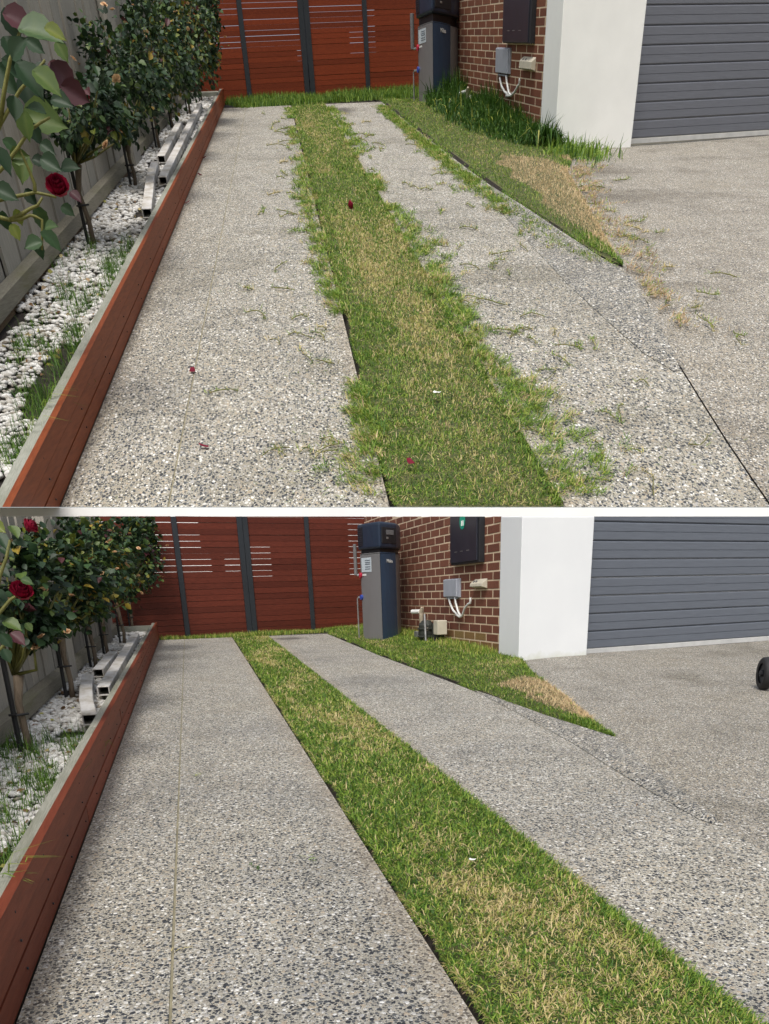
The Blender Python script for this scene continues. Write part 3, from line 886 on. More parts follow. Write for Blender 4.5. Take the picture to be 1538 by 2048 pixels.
    mid = B + (C - B) * .52 + n2 * (bl + .004)
    tx = (C - B) / np.linalg.norm(C - B)
    mm = Matrix(((tx[0], 0, n2[0], mid[0] - base[0]), (tx[1], 0, n2[1], mid[1] - base[1]), (0, 1, 0, zb + ht * .90 - base[2]), (0, 0, 0, 1)))
    o.matrix_local = mm
    # valves and pipes on the left
    e = np.array([-.035, .05]) if s is L else np.array([-.05, .15])
    r = .012 if s is L else .016
    for hv, mat, nm in ((.765, MT['red'], 'hot_valve'), (.50, MT['blue'], 'cold_valve')):
        pz = zb + ht * hv
        a = A + (B - A) * .04
        b = MB(); b.tube([(*(a - n1 * .01), pz), (*(a + n1 * (.028 if s is L else .035)), pz)], .032 if s is L else .042, 12)
        vo = part(root, nm, b.mesh(nm, mat, base, .003))
        a2 = a + e * 1.2
        b = MB(); b.tube([(*a, pz), (*a2, pz)], r, 8)
        part(vo, 'valve_spindle', b.mesh('valve_spindle', MT['steel'], base))
        if nm == 'hot_valve':
            b = MB(); b.tube([(*(a2 + e * .4), pz), (*(a2 + e * .4), coltop + hh * .25)], .024 if s is L else .038, 10)
            part(root, 'lagged_pipe', b.mesh('lagged_pipe', MT['lagging'], base, .004))
        else:
            b = MB(); b.tube([(*a2, pz), (*(a2 + e * .3), pz - .02), (*(a2 + e * .3), zb)], r * .8, 8)
            part(root, 'supply_pipe', b.mesh('supply_pipe', MT['steel'], base))
heater(U); heater(L)

# ------------------------------------------------------------------ boxes and pipes on the brick wall
def wall_box(root, base, s, name, ya, yb, za, zb, d0, d1, mat, bev=.006, slope=None):
    sl = (.0914 if s is U else -.007) if slope is None else slope
    x = s.wx
    zz = lambda y, z: z + (y - ya) * sl
    b = MB()
    bot = [(x - d1, ya, zz(ya, za)), (x - d0, ya, zz(ya, za)), (x - d0, yb, zz(yb, za)), (x - d1, yb, zz(yb, za))]
    tp = [(x - d1, ya, zz(ya, zb)), (x - d0, ya, zz(ya, zb)), (x - d0, yb, zz(yb, zb)), (x - d1, yb, zz(yb, zb))]
    tp = [cl(s, p) for p in tp]
    return part(root, name, b.hexa(bot, tp).mesh(name, mat, base, bev, 2))

def wall_fittings(s):
    x = s.wx
    # electricity cabinet
    if s is U: ya, yb, za, zt, d = 16.42, 18.19, 1.395, 2.4, .07
    else: ya, yb, za, zt, d = 8.55, 9.44, .245, 1.2, .06
    base = np.array([x, ya, za])
    root = thing(s, 'meter_cabinet', 'black metal meter cabinet on the brick wall beside the ' + s.name, 'meter cabinet', base)
    wall_box(root, base, s, 'cabinet_body', ya, yb, za, zt, .0, d, MT['black'], .004)
    wall_box(root, base, s, 'cabinet_door', ya + (.1 if s is U else .05), yb - .02, za + .02, zt, d - .002, d + .014, MT['cabinet'], .004)
    for t in (.30, .52, .72):
        yy = ya + (yb - ya) * t
        wall_box(root, base, s, 'vent_slot', yy, yy + (yb - ya) * .09, za + (yy - ya) * (.0914 if s is U else -.007) + .125, za + (yy - ya) * (.0914 if s is U else -.007) + .131, d + .012, d + .0165, MT['steel'], 0)
    if s is L:
        bm_ = MB(); cy, cz = 9.02, .66; n_ = 12
        pts = [(x - d - .0150, cy + math.cos(2 * math.pi * i / n_) * .085, cz + math.sin(2 * math.pi * i / n_) * .080) for i in range(n_)]
        pts = [tuple(cl(s, p)) for p in pts]
        p2 = [(p[0] - .003, p[1], p[2]) for p in pts]
        bm_.add(pts + p2, [tuple(range(n_)), tuple(range(n_, 2 * n_))] + [(i, (i + 1) % n_, n_ + (i + 1) % n_, n_ + i) for i in range(n_)])
        part(root, 'round_sticker', bm_.mesh('round_sticker', MT['green'], base))
        for yy in (8.985, 9.03):
            b = MB(); b.tube([(x - d - .0185, yy, .615), (x - d - .0185, yy, .665)], .008, 6)
            part(root, 'sticker_mark', b.mesh('sticker_mark', MT['white_plastic'], base))
    # junction box with conduits
    if s is U: ya, yb, za, zt, d = 17.86, 18.80, 1.195, 1.475, .055; B_ = 18.83
    else: ya, yb, za, zt, d = 9.26, 9.75, -.098, .100, .055
    base = np.array([x, ya, za])
    root = thing(s, 'junction_box', 'small grey junction box with white conduits on the brick wall of the ' + s.name, 'junction box', base)
    wall_box(root, base, s, 'box_body', ya, yb, za, zt, .0, d * .55, MT['grey_plastic'], .005)
    wall_box(root, base, s, 'box_cover', ya + (yb - ya) * .04, yb - (yb - ya) * .04, za + .006, zt - .006, d * .55, d, MT['grey_plastic'], .008)
    wall_box(root, base, s, 'conduit_gland', ya + (yb - ya) * .15, yb - (yb - ya) * .15, za - .016, za + .002, .006, d * .6, MT['grey_plastic'], .003)
    r = .016 if s is U else .0125
    xx = x - .03
    if s is U: P = [[(18.50, 1.20), (18.36, 1.10), (18.12, 1.02), (17.86, .975)], [(18.02, 1.19), (17.92, 1.08), (17.80, .99), (17.66, .955)], [(17.95, .965), (17.62, .95), (17.38, .975), (17.17, 1.03), (17.09, 1.04), (17.08, 1.10)]]
    else: P = [[(9.60, -.10), (9.55, -.17), (9.45, -.24), (9.30, -.285), (9.2, -.30)], [(9.37, -.10), (9.34, -.17), (9.27, -.25), (9.20, -.29)], [(9.32, -.285), (9.20, -.305), (9.12, -.29), (9.04, -.21), (8.93, -.165), (8.865, -.155), (8.86, -.10)]]
    for i, pl in enumerate(P):
        pts = [np.array([xx - .004 * i, a, c]) for a, c in pl]
        fine = []
        for a_, b_ in zip(pts, pts[1:]):
            fine += [a_ + (b_ - a_) * t for t in (0, .5)]
        fine.append(pts[-1])
        part(root, 'conduit', MB().tube(fine, r, 10).mesh('conduit', MT['white_plastic'], base, 0, 1, True))
    # outlet wedge
    if s is U: ya, yb, za, zt = 16.30, 17.05, 1.115, 1.255
    else: ya, yb, za, zt = 8.46, 8.81, -.008, .088
    d = .07; sl = .0914 if s is U else -.007
    base = np.array([x, ya, za])
    root = thing(s, 'weatherproof_socket', 'beige wedge shaped outdoor socket on the brick wall of the ' + s.name, 'outdoor socket', base)
    bot, tp = [], []
    for dd, yy, z0, z1 in ((d, ya, za, zt - .045), (0, ya, za, zt), (0, yb, za, zt), (d, yb, za, zt - .045)):
        bot.append((x - dd, yy, z0 + (yy - ya) * sl + (.02 if dd else 0))); tp.append((x - dd * .92, yy, z1 + (yy - ya) * sl))
    part(root, 'housing', MB().hexa(bot, tp).mesh('housing', MT['beige_plastic'], base, .006, 2))
    for t in (.55, .75):
        yy = ya + (yb - ya) * t
        b = MB(); w_ = (yb - ya) * .09
        zt2 = zt - .03 + (yy - ya) * sl
        b.hexa([(x - d * .75, yy, zt2 - .012), (x - d * .55, yy, zt2 - .0), (x - d * .55, yy + w_, zt2 - .0), (x - d * .75, yy + w_, zt2 - .012)], [(x - d * .75, yy, zt2 + .002), (x - d * .55, yy, zt2 + .014), (x - d * .55, yy + w_, zt2 + .014), (x - d * .75, yy + w_, zt2 + .002)])
        part(root, 'cover_rib', b.mesh('cover_rib', MT['lagging'], base))
    # gas meter regulator
    if s is U: Yc, zg, k_ = 20.2, .72, 1.9
    else: Yc, zg, k_ = 10.05, -.61, 1.0
    X = x - .17
    base = np.array([X, Yc, zg])
    lab = 'beige gas valve and white pipe poking out of long weeds on the ' if s is U else 'dark gas regulator with beige valve and silver pipe in grass of the '
    root = thing(s, 'gas_regulator', lab + s.name, 'gas regulator', base)
    for hz in (.055, .145):
        b = MB(); b.tube([(X, Yc, zg + hz), (X, Yc, zg + hz + .018)], .112, 18)
        part(root, 'flange', b.mesh('flange', MT['gas_body'], base, .003))
    b = MB(); b.box((X - .02, Yc - .50 * k_, zg + .10), (.12, 0, 0), (0, .16 * k_, 0), (0, 0, .16))
    part(root, 'wall_bracket', b.mesh('wall_bracket', MT['beige_plastic'], base, .006))
    up = .07 if s is L else .16
    b = MB(); b.tube([(X, Yc, zg - .02), (X, Yc, zg + .10), (X, Yc, zg + .20), (X, Yc, zg + .25)], [.075, .095, .095, .05], 16)
    part(root, 'regulator_body', b.mesh('regulator_body', MT['gas_body'], base, .005))
    b = MB(); b.tube([(X + .06, Yc - .28 * k_, zg - .01), (X + .06, Yc - .28 * k_, zg + .21)], .075, 14)
    part(root, 'regulator_body', b.mesh('regulator_body', MT['gas_body'], base, .005))
    b = MB(); b.tube([(X - .03, Yc + .10 * k_, zg + .12 + up * .8), (X - .03, Yc + .10 * k_, zg + .27 + up), (X - .03, Yc + .07 * k_, zg + .33 + up)], [.022, .034, .016], 10)
    part(root, 'valve_body', b.mesh('valve_body', MT['brass'], base, .003))
    b = MB(); b.tube([(X - .05, Yc + .10 * k_, zg + .28 + up), (X - .10, Yc + .26 * k_, zg + .275 + up)], .026, 10)
    part(root, 'valve_cap', b.mesh('valve_cap', MT['white_plastic'], base, .003))
    b = MB(); b.tube([(X - .02, Yc - .10 * k_, zg + .15), (X - .02, Yc + .05 * k_, zg + .16), (X - .02, Yc + .12 * k_, zg + .11)], .020, 8)
    part(root, 'union', b.mesh('union', MT['brass'], base, .002))
    b = MB(); b.tube([(X - .06, Yc - .16 * k_, zg + .02), (X - .06, Yc - .13 * k_, zg + .29 + up * .5)], .015, 8)
    part(root, 'vent_pipe', b.mesh('vent_pipe', MT['steel'] if s is L else MT['white_plastic'], base))
    b = MB(); b.box((X - .10, Yc + .06 * k_, zg + .05), (.05, 0, 0), (0, .14 * k_, 0), (0, 0, .07))
    part(root, 'regulator_cap', b.mesh('regulator_cap', MT['steel'], base, .006))
wall_fittings(U); wall_fittings(L)

# ------------------------------------------------------------------ grass
def blades(P, Ln, Wd, th, lean, tint, curl=.5):
    n_ = len(P)
    d = np.stack([np.cos(th), np.sin(th), np.zeros(n_)], 1)
    sd = np.stack([-np.sin(th), np.cos(th), np.zeros(n_)], 1)
    tw = rng.normal(0, .5, n_)[:, None]
    sd = sd * np.cos(tw) + np.array([0, 0, 1.0]) * np.sin(tw) * .4
    a1 = lean * (1 - curl * .5); a2 = lean * (1 + curl)
    dir1 = d * np.sin(a1)[:, None] + np.array([0, 0, 1.0]) * np.cos(a1)[:, None]
    dir2 = d * np.sin(a2)[:, None] + np.array([0, 0, 1.0]) * np.cos(a2)[:, None]
    mid = P + dir1 * (Ln * .5)[:, None]; tip = mid + dir2 * (Ln * .5)[:, None]
    w = Wd[:, None]
    V = np.stack([P - sd * w * .5, P + sd * w * .5, mid + sd * w * .42, mid - sd * w * .42, tip], 1).reshape(-1, 3)
    o = np.arange(n_)[:, None] * 5
    F = np.concatenate([o + np.array([[0, 1, 2]]), o + np.array([[0, 2, 3]]), o + np.array([[3, 2, 4]])], 0)
    return V, F, np.repeat(tint, 5)

def Wv(s, w, y, h):
    x = s.ab[0] + s.ab[1] * y + w
    return np.stack([x, y, zd(s, x, y) + h], 1)

class Grass:
    def __init__(g): g.V, g.F, g.T, g.n = [], [], [], 0
    def add(g, *a, **k_):
        V, F, T = blades(*a, **k_); g.V.append(V); g.F.append(F + g.n); g.T.append(T); g.n += len(V)
    def done(g, s, name, label, mat='grass'):
        V = np.concatenate(g.V)
        me = mesh_np(name, V, np.concatenate(g.F), MT[mat], np.clip(np.concatenate(g.T), 0, 1))
        return top(s, name, me, (0, 0, 0), label, 'grass', None, 'stuff')

def tint_at(s, w, y, dry=0.0):
    k_ = 1.0 if s is L else .55
    n1 = vnoise(w * 2.2, y * k_, 1.5, 1 + s.k); n2 = vnoise(w * 2, y * k_, 5.0, 5 + s.k); n3 = vnoise(w * 2, y * k_, 24.0, 9)
    f = .38 * n1 + .30 * n2 + .32 * n3                        # 0..1 dryness
    n_ = len(w)
    p = np.clip((f - .40 + dry) * 2.2, .03, .93)
    straw = rng.random(n_) < p
    return np.where(straw, .60 + .32 * rng.random(n_) ** 1.1, .04 + .48 * rng.random(n_))

def strip_grass(s):
    n_ = 120000
    y = s.y0 * ((s.yend + (1.2 if s is U else .3)) / s.y0) ** rng.random(n_)
    if s is U: y = np.maximum(y, 3.30 + rng.random(n_) * .02)
    wl, wr = (1.345, 2.03) if s is U else (1.062 - .0015 * y, 1.69 - .0101 * y)
    gap = .014 + .026 * vnoise(y * 1.0, 0 * y, 6.0 if s is L else 3.5, 3) ** 1.5
    w = wl + gap + (wr - wl - gap + .01) * rng.random(n_)
    h0 = np.full(n_, -.014)
    ymin = 3.535 - (w - 1.339) * .206 if s is U else 0
    ok = y > ymin; w, y, h0 = w[ok], y[ok], h0[ok]; n_ = len(y)
    sc = np.clip((y / (3.6 if s is U else 1.8)) ** .5, 1, 2.4)
    edge_l = (w - (wl if s is U else wl[ok])) < .11
    mid = (w - (wl if s is U else wl[ok])) / .65
    dry = (-.02 - .05 * (y < 5.5) if s is U else -.01) - .16 * edge_l + .06 * (mid > .35) * (mid < .85)
    T = tint_at(s, w, y, dry)
    Ln = rng.uniform(.012, .038, n_) * (1.0 if s is L else .85)
    g = Grass()
    g.add(Wv(s, w, y, h0), Ln * np.clip(sc, 1, 1.3), rng.uniform(.0026, .0050, n_) * sc, rng.uniform(0, 6.283, n_), np.abs(rng.normal(1.18 if s is L else 1.02, .42, n_)), T)
    # a scatter of longer uncut blades and stalks
    m_ = 9000
    k9 = rng.integers(0, n_, m_)
    g.add(Wv(s, w[k9], y[k9], h0[k9] + .004), rng.uniform(.024, .050, m_) * (1 if s is L else 1.0), rng.uniform(.0022, .0042, m_) * sc[k9], rng.uniform(0, 6.283, m_), np.abs(rng.normal(1.15, .4, m_)), np.where(rng.random(m_) < .35, .70 + .2 * rng.random(m_), .08 + .42 * rng.random(m_)), curl=.35)
    # edge blades leaning out over the concrete
    m_ = 7000
    y = s.y0 * (s.yend / s.y0) ** rng.random(m_)
    wl, wr = (np.full(m_, 1.345), np.full(m_, 2.03)) if s is U else (1.062 - .0015 * y, 1.69 - .0101 * y)
    w = wr - .01 + rng.normal(0, .012, m_)
    ymin = 3.54 - (w - 1.339) * .206 if s is U else 0 * y
    ok = y > ymin
    w, y = w[ok], y[ok]; m_ = len(y); sc = np.clip((y / (3.6 if s is U else 1.8)) ** .5, 1, 2.2)
    g.add(Wv(s, w, y, np.full(m_, -.004)), rng.uniform(.014, .036, m_), rng.uniform(.0026, .0045, m_) * sc, rng.normal(0, .9, m_), np.abs(rng.normal(1.0, .35, m_)), tint_at(s, w, y, -.12))
    m_ = 6000
    y = s.y0 * (s.yend / s.y0) ** rng.random(m_)
    wl = np.full(m_, 1.345) if s is U else 1.062 - .0015 * y
    w = wl + .018 + .026 * vnoise(y, 0 * y, 6.0 if s is L else 3.5, 3) ** 1.5 + rng.normal(0, .004, m_)
    ok = y > (3.54 - (w - 1.339) * .206 if s is U else 0 * y)
    w, y = w[ok], y[ok]; m_ = len(y); sc = np.clip((y / (3.6 if s is U else 1.8)) ** .5, 1, 2.2)
    g.add(Wv(s, w, y, np.full(m_, -.012)), rng.uniform(.012, .032, m_), rng.uniform(.0022, .004, m_) * sc, rng.normal(3.14, 1.0, m_), np.abs(rng.normal(1.15, .35, m_)), tint_at(s, w, y, .04))
    g.done(s, 'grass_strip', ('ragged' if s is U else 'neatly edged') + ' patchy green and straw grass strip running up the middle of the ' + s.name)
strip_grass(U); strip_grass(L)

def lawn(s):
    nn = 40
    yA = s.edge[s.tip][1]; yB = gate_y(s, 3.0) - .15
    Lc = [W(s, *s.edge[s.tip])] + [W(s, *p) for p in reversed(s.edge[:s.tip])] + [W(s, s.edge[0][0] - .02, yB)]
    apz = lambda x, y: s.ap[0] + s.ap[1] * x + s.ap[2] * y
    wallz = lambda y: np.interp(y, [s.corner[1], s.far[1]], [s.corner[2], s.far[2]])
    Rc = [s.tip_pt] + [p + [.0, 0, .012] for p in reversed(s.rim)] + [np.array([s.wx - .02, y, wallz(y)]) for y in np.linspace(s.corner[1] + .1, gate_y(s, s.wx) - .1, 8)]
    def resample(c):
        c = np.array(c); d = np.r_[0, np.cumsum(np.linalg.norm(np.diff(c, axis=0), axis=1))]; t = np.linspace(0, d[-1], nn)
        return np.stack([np.interp(t, d, c[:, i]) for i in range(3)], 1)
    A, B = resample(Lc), resample(Rc)
    s.LA, s.LB = A, B
    m_ = 8; tv, f = [], []
    for i in range(nn):
        for j in range(m_ + 1):
            t = j / m_ if j != 1 else min(.125, (.05 if s is U else .022) / max(.05, np.linalg.norm(B[i] - A[i])))
            bulge = .012 * (1 if 0 < j < m_ else 0) + (.02 * math.sin(math.pi * t) if i > 2 else 0)
            p = A[i] * (1 - t) + B[i] * t
            tv.append(p + [.006 if j == 0 else 0, 0, bulge - (.05 if j == 0 else .002)])
            if i and j:
                o = i * (m_ + 1) + j; f.append((o - m_ - 2, o - m_ - 1, o, o - 1))
    me = MB().add(tv, f).mesh('lawn_soil', MT['thatch']); me.materials.append(MT['soil'])
    for pi, po in enumerate(me.polygons): po.material_index = 1 if pi % m_ == 0 else 0
    top(s, 'lawn_soil', me, (0, 0, 0), 'soil under the side lawn by the brick wall of the ' + s.name, None, None, 'structure')
    wd = np.linalg.norm(B - A, axis=1); cw = np.cumsum(wd * np.r_[1, np.linalg.norm(np.diff(A, axis=0), axis=1)] / np.maximum(A[:, 1], 1)); cw /= cw[-1]
    n_ = 70000
    fi = np.interp(rng.random(n_), np.r_[0, cw], np.r_[0, np.arange(nn)])
    i0 = np.clip(fi.astype(int), 0, nn - 2); fr = (fi - i0)[:, None]
    a = A[i0] * (1 - fr) + A[i0 + 1] * fr; b = B[i0] * (1 - fr) + B[i0 + 1] * fr
    t = rng.random(n_)[:, None]
    cut = (.060 if s is U else .024) * np.clip(vnoise(a[:, 1], a[:, 1] * 0, 2.1 if s is U else 4.0, 71) * 1.9 - .25, .05, 1.1) / np.maximum(np.linalg.norm(b - a, axis=1), .12)
    cut = cut[:, None]
    t = np.minimum(cut, .8) + (1 - np.minimum(cut, .8)) * t
    P = a * (1 - t) + b * t + np.array([0, 0, 1.0]) * (.020 * np.sin(np.pi * t))
    x, y = P[:, 0], P[:, 1]; w = x - s.ab[0] - s.ab[1] * y
    tt = t[:, 0]
    if s is U:
        nz = vnoise(x * 3, y, 1.6, 61) - .5
        tan = (y + nz * 1.2 > 7.7) & (y + nz * 1.6 < 13.2) & (tt > .30 + .35 * nz)
    else:
        nz = vnoise(x * 3, y, 3.2, 61) - .5
        tan = (y + nz * .5 > 4.62) & (y + nz * .7 < 6.3) & (tt > .42 + .35 * nz)
    T = tint_at(s, w, y, (-.04 if s is U else -.05))
    near_e = (w - lerp_list(s.edge, y)) < (.20 if s is U else .13)
    g1 = rng.random(n_)
    T = np.where(near_e & (g1 < .75), .10 + .36 * rng.random(n_), T)
    T = np.where(tan & ~near_e & (rng.random(n_) < .94), .90 + .045 * rng.random(n_), T)
    sc = np.clip((y / (5 if s is U else 3)) ** .5, 1, 2.2)
    g = Grass()
    g.add(P, rng.uniform(.014, .036, n_) * sc ** .5, rng.uniform(.003, .0052, n_) * sc, rng.uniform(0, 6.283, n_), np.abs(rng.normal(1.0, .4, n_)), T)
    m_ = 9000; k9 = rng.integers(0, n_, m_)
    g.add(P[k9], rng.uniform(.028, .06, m_) * sc[k9] ** .5, rng.uniform(.0025, .0045, m_) * sc[k9], rng.uniform(0, 6.283, m_), np.abs(rng.normal(1.05, .4, m_)), np.where(tan[k9], .88 + .06 * rng.random(m_), .15 + .42 * rng.random(m_)), curl=.35)
    if s is L:   # fringe of taller blades at the foot of gate and wall
        m_ = 5200
        y = rng.uniform(8.1, 13.6, m_); x = s.wx - .02 - np.abs(rng.normal(0, .09, m_))
        g.add(np.stack([x, y, np.interp(y, [7.55, 11.45], [-.655, -.57])], 1), rng.uniform(.04, .10, m_), rng.uniform(.006, .011, m_), rng.uniform(0, 6.28, m_), np.abs(rng.normal(.45, .3, m_)), .2 + .5 * rng.random(m_))
    g.done(s, 'side_lawn', 'wedge of ' + ('uncut' if s is U else 'mown') + ' lawn with a straw coloured patch between right track and house of the ' + s.name)
    # fringe along the gate foot
    g = Grass(); m_ = 9000 if s is U else 5000
    a = rng.uniform(-3.4, 1.5, m_) if s is U else rng.uniform(-3.3, .2, m_)
    off = rng.uniform(.02, 1.75, m_) if s is U else rng.uniform(.01, .42, m_)
    P = np.array([gate_pt(s, aa, 0, oo) for aa, oo in zip(a, off)])
    P[:, 2] = zd(s, P[:, 0], P[:, 1]) - .01
    lenf = (.07 + .10 * vnoise(a, off, 2.5, 4)) if s is U else (.035 + .05 * vnoise(a, off, 3.5, 4))
    if s is U:
        wv = P[:, 0] - s.ab[0] - s.ab[1] * P[:, 1]; keep = (P[:, 1] > 23.0) & (wv > .01)
        P, lenf, a = P[keep], lenf[keep], a[keep]
    else:
        wv = P[:, 0] - s.ab[0] - s.ab[1] * P[:, 1]; keep = (wv > .01) & ((P[:, 1] > 12.9) | (wv > 2.5)); P, lenf, a = P[keep], lenf[keep], a[keep]
    m_ = len(P)
    g.add(P, lenf * rng.uniform(.7, 1.3, m_), rng.uniform(.009, .017, m_) * (1 if s is U else .7), rng.uniform(0, 6.28, m_), np.abs(rng.normal(.4, .28, m_)), .05 + .42 * rng.random(m_) if s is U else .15 + .55 * rng.random(m_))
    g.done(s, 'gate_grass', 'green grass growing along the foot of the gate of the ' + s.name)
lawn(U); lawn(L)

def weeds():
    s = U; g = Grass(); n_ = 15000
    y = rng.uniform(14.55, 23.2, n_); d = np.abs(rng.normal(0, .40, n_)); d = np.where(d > 1.0, rng.random(n_), d)
    lim = np.interp(y, [14.5, 15.2, 17, 21, 23], [.45, .75, .95, .85, .45]); d = d * lim / 1.0
    x = s.wx - .02 - d
    z = np.interp(y, [s.corner[1], s.far[1]], [s.corner[2], s.far[2]]) - .03 * 0
    clump = vnoise(x * 3, y, 1.3, 8)
    Ln = (.11 + .22 * clump) * rng.uniform(.5, 1.35, n_) * np.interp(y, [14.5, 17, 19, 22, 23], [1, .95, 1.15, 1.3, 1.1]) * np.clip(1.25 - d * .45, .6, 1.2)
    g.add(np.stack([x, y, z - .01], 1), Ln, rng.uniform(.014, .028, n_), rng.uniform(0, 6.28, n_) * .6 + rng.normal(2.2, 1.0, n_), np.abs(rng.normal(1.0, .48, n_)), np.where(rng.random(n_) < .05, .40 + .2 * rng.random(n_), .0 + .15 * rng.random(n_)), curl=.9)
    # spilling past the pillar corner on to the forecourt
    m_ = 900
    x = rng.normal(4.15, .22, m_); y = rng.normal(14.3, .45, m_); ok = y < 14.85 + (x - 4.119) * .27; x, y = x[ok], y[ok]; m_ = len(x)
    g.add(np.stack([x, y, s.ap[0] + s.ap[1] * x + s.ap[2] * y], 1), rng.uniform(.10, .24, m_), rng.uniform(.010, .02, m_), rng.normal(-.3, 1.2, m_), np.abs(rng.normal(.9, .4, m_)), .08 + .4 * rng.random(m_), curl=.7)
    g.done(s, 'long_weeds', 'thick dark green knee high weeds along the brick wall of the upper overgrown driveway')
weeds()

def runners():
    s = U; g = Grass()
    # overgrowth lying across the edges of both tracks
    def clump_pts(side):
        if side == -1:
            y = 3.25 * (22.5 / 3.25) ** rng.random(); amp = np.clip(vnoise(y, 0, 1.1, 21) * 1.7 - .35, 0, 1) * np.interp(y, [3, 9, 14, 23], [.20, .19, .13, .12])
            return 1.372 - abs(rng.normal(0, .5)) * amp, y, 3.14, amp
        if side == 1:
            y = 3.25 * (22.5 / 3.25) ** rng.random(); amp = np.clip(vnoise(y, 0, .9, 33) * 1.6 - .25, 0, 1) * np.interp(y, [3, 5, 9, 12, 16, 23], [.42, .20, .24, .36, .24, .12])
            return 2.005 + abs(rng.normal(0, .5)) * amp, y, 0, amp
        if side == 2:
            y = rng.uniform(7.45, 22); e_ = float(lerp_list(s.edge, y)); amp = np.clip(.45 + vnoise(y, 0, 1.4, 41) * .9, 0, 1.2) * np.interp(y, [7.5, 9, 14, 20], [.15, .24, .30, .18])
            return e_ - .03 - abs(rng.normal(0, .45)) * amp, y, 3.14, amp
        y = rng.uniform(5.7, 13.0); e_ = np.interp(y, [5.7, 7.404, 8.9, 11.56, 12.56, 13.6], [3.26, 3.50, 3.73, 4.18, 4.35, 4.72])
        return e_ + .01 + abs(rng.normal(0, .5)) * np.interp(y, [5.6, 7, 9, 11, 13], [.16, .22, .22, .20, .45]), y, 0, .2
    for side, ncl, nb in ((-1, 520, 36), (1, 680, 36), (2, 760, 34), (3, 170, 22)):
        for c in range(ncl):
            w0, y0_, hd, amp = clump_pts(side)
            if amp < .02: continue
            sc0 = min(2.2, max(1, (y0_ / 3.6) ** .5))
            k_ = int(nb * rng.uniform(.4, 1.5)); r_ = .012 + .018 * rng.random()
            ax = rng.normal(hd, .8)                    # blades follow a creeping shoot
            tt = rng.random(k_)
            w = w0 + np.cos(ax) * tt * .07 * sc0 + rng.normal(0, r_ * .6, k_); y = y0_ + np.sin(ax) * tt * .12 * sc0 + rng.normal(0, r_, k_)
            ok = y > 3.49 - (w - 1.339) * .206 + .10; w, y = w[ok], y[ok]; k_ = len(y)
            if not k_: continue
            base_t = rng.random()
            if side == 3: T = np.where(rng.random(k_) < .8, .92 + .08 * rng.random(k_), .3 + .3 * rng.random(k_))
            elif base_t < .25: T = np.where(rng.random(k_) < .6, .66 + .34 * rng.random(k_), .3 + .25 * rng.random(k_))
            else: T = .06 + .16 * base_t + .38 * rng.random(k_) ** 1.3
            P = Wv(s, w, y, .002 + rng.random(k_) * .016)
            if side == 3: P[:, 2] = np.maximum(P[:, 2], s.ap[0] + s.ap[1] * P[:, 0] + s.ap[2] * P[:, 1] + .004)
            g.add(P, rng.uniform(.018, .062, k_), rng.uniform(.0026, .0050, k_) * sc0, rng.normal(ax, 1.1, k_), np.abs(rng.normal(1.22, .3, k_)), T, curl=.18)
    # loose runners: a creeping stem with blades off both sides
    stem = MB()
    clumps = [(.93, 5.94), (1.05, 5.81), (1.1, 4.31), (1.05, 4.19), (1.1, 3.72), (.98, 6.13), (.83, 4.15), (.84, 6.55), (1.24, 3.75), (2.29, 6.71), (2.61, 7.74), (3.02, 8.83), (2.93, 8.12), (2.61, 6.17), (2.42, 5.09), (2.18, 4.8), (2.31, 5.07), (2.82, 4.7), (2.46, 4.39), (2.42, 3.66), (2.33, 3.88), (2.6, 5.87), (2.4, 8.37), (2.49, 10.0), (2.5, 11.56), (2.83, 11.45), (2.45, 3.62), (2.28, 3.5), (2.29, 3.99), (2.16, 4.14), (1.33, 13.8), (1.12, 14.36), (1.0, 11.88), (1.97, 15.99), (2.2, 14.47), (2.08, 11.7), (1.05, 16.68), (.83, 21.31), (2.81, 10.47), (1.15, 10.4), (1.2, 9.6), (1.1, 13.1), (1.0, 18.2), (1.2, 20.1), (2.35, 17.2), (2.3, 18.8), (.7, 5.1), (.75, 7.4)]
    ap = [(4.83, 12.76), (4.72, 11.74), (4.61, 12.4), (5.11, 13.63), (3.53, 6.53), (3.56, 6.12), (3.56, 5.87), (3.49, 6.33), (3.5, 6.76), (3.75, 8.62), (3.91, 9.83), (3.73, 7.99), (3.88, 6.44), (3.86, 9.31), (3.6, 5.5), (4.9, 13.2)]
    clumps += [(1.28 - abs(rng.normal(0, .22)), 3.5 * (20 / 3.5) ** rng.random()) for _ in range(26)] + [(2.12 + abs(rng.normal(0, .30)), 3.5 * (20 / 3.5) ** rng.random()) for _ in range(44)]
    ap += [(3.5 + .1 * (y_ - 6) + abs(rng.normal(0, .35)), y_) for y_ in rng.uniform(5.2, 13.0, 26)]
    clumps = [c for c in clumps if c[1] > 3.49 - (c[0] - 1.339) * .206 + .22]
    for ci, (w, y) in enumerate(clumps + ap):
        on_ap = ci >= len(clumps)
        a = rng.uniform(0, 6.28); ln = rng.uniform(.04, .16) * np.clip((y / 4) ** .5, 1, 2.0)
        pts = []; ww, yy = w, y
        for q in range(5):
            pts.append((ww, yy)); a += rng.normal(0, .35); ww += math.cos(a) * ln / 4; yy += math.sin(a) * ln / 4 * 2
        P3 = []
        for q, (u_, v_) in enumerate(pts):
            p = W(s, u_, v_, .006 + .012 * math.sin(q / 4 * 3.1))
            if on_ap: p[2] = s.ap[0] + s.ap[1] * p[0] + s.ap[2] * p[1] + .008
            P3.append(p)
        stem.tube(P3, .0022 * min(2, (y / 4) ** .5), 4)
        nb = rng.integers(10, 46)
        idx = rng.integers(0, 5, nb)
        PP = np.array([P3[i] for i in idx]) + rng.normal(0, .012, (nb, 3)) * [1, 1.8, .15]
        sc = min(2.2, max(1, (y / 3.6) ** .5))
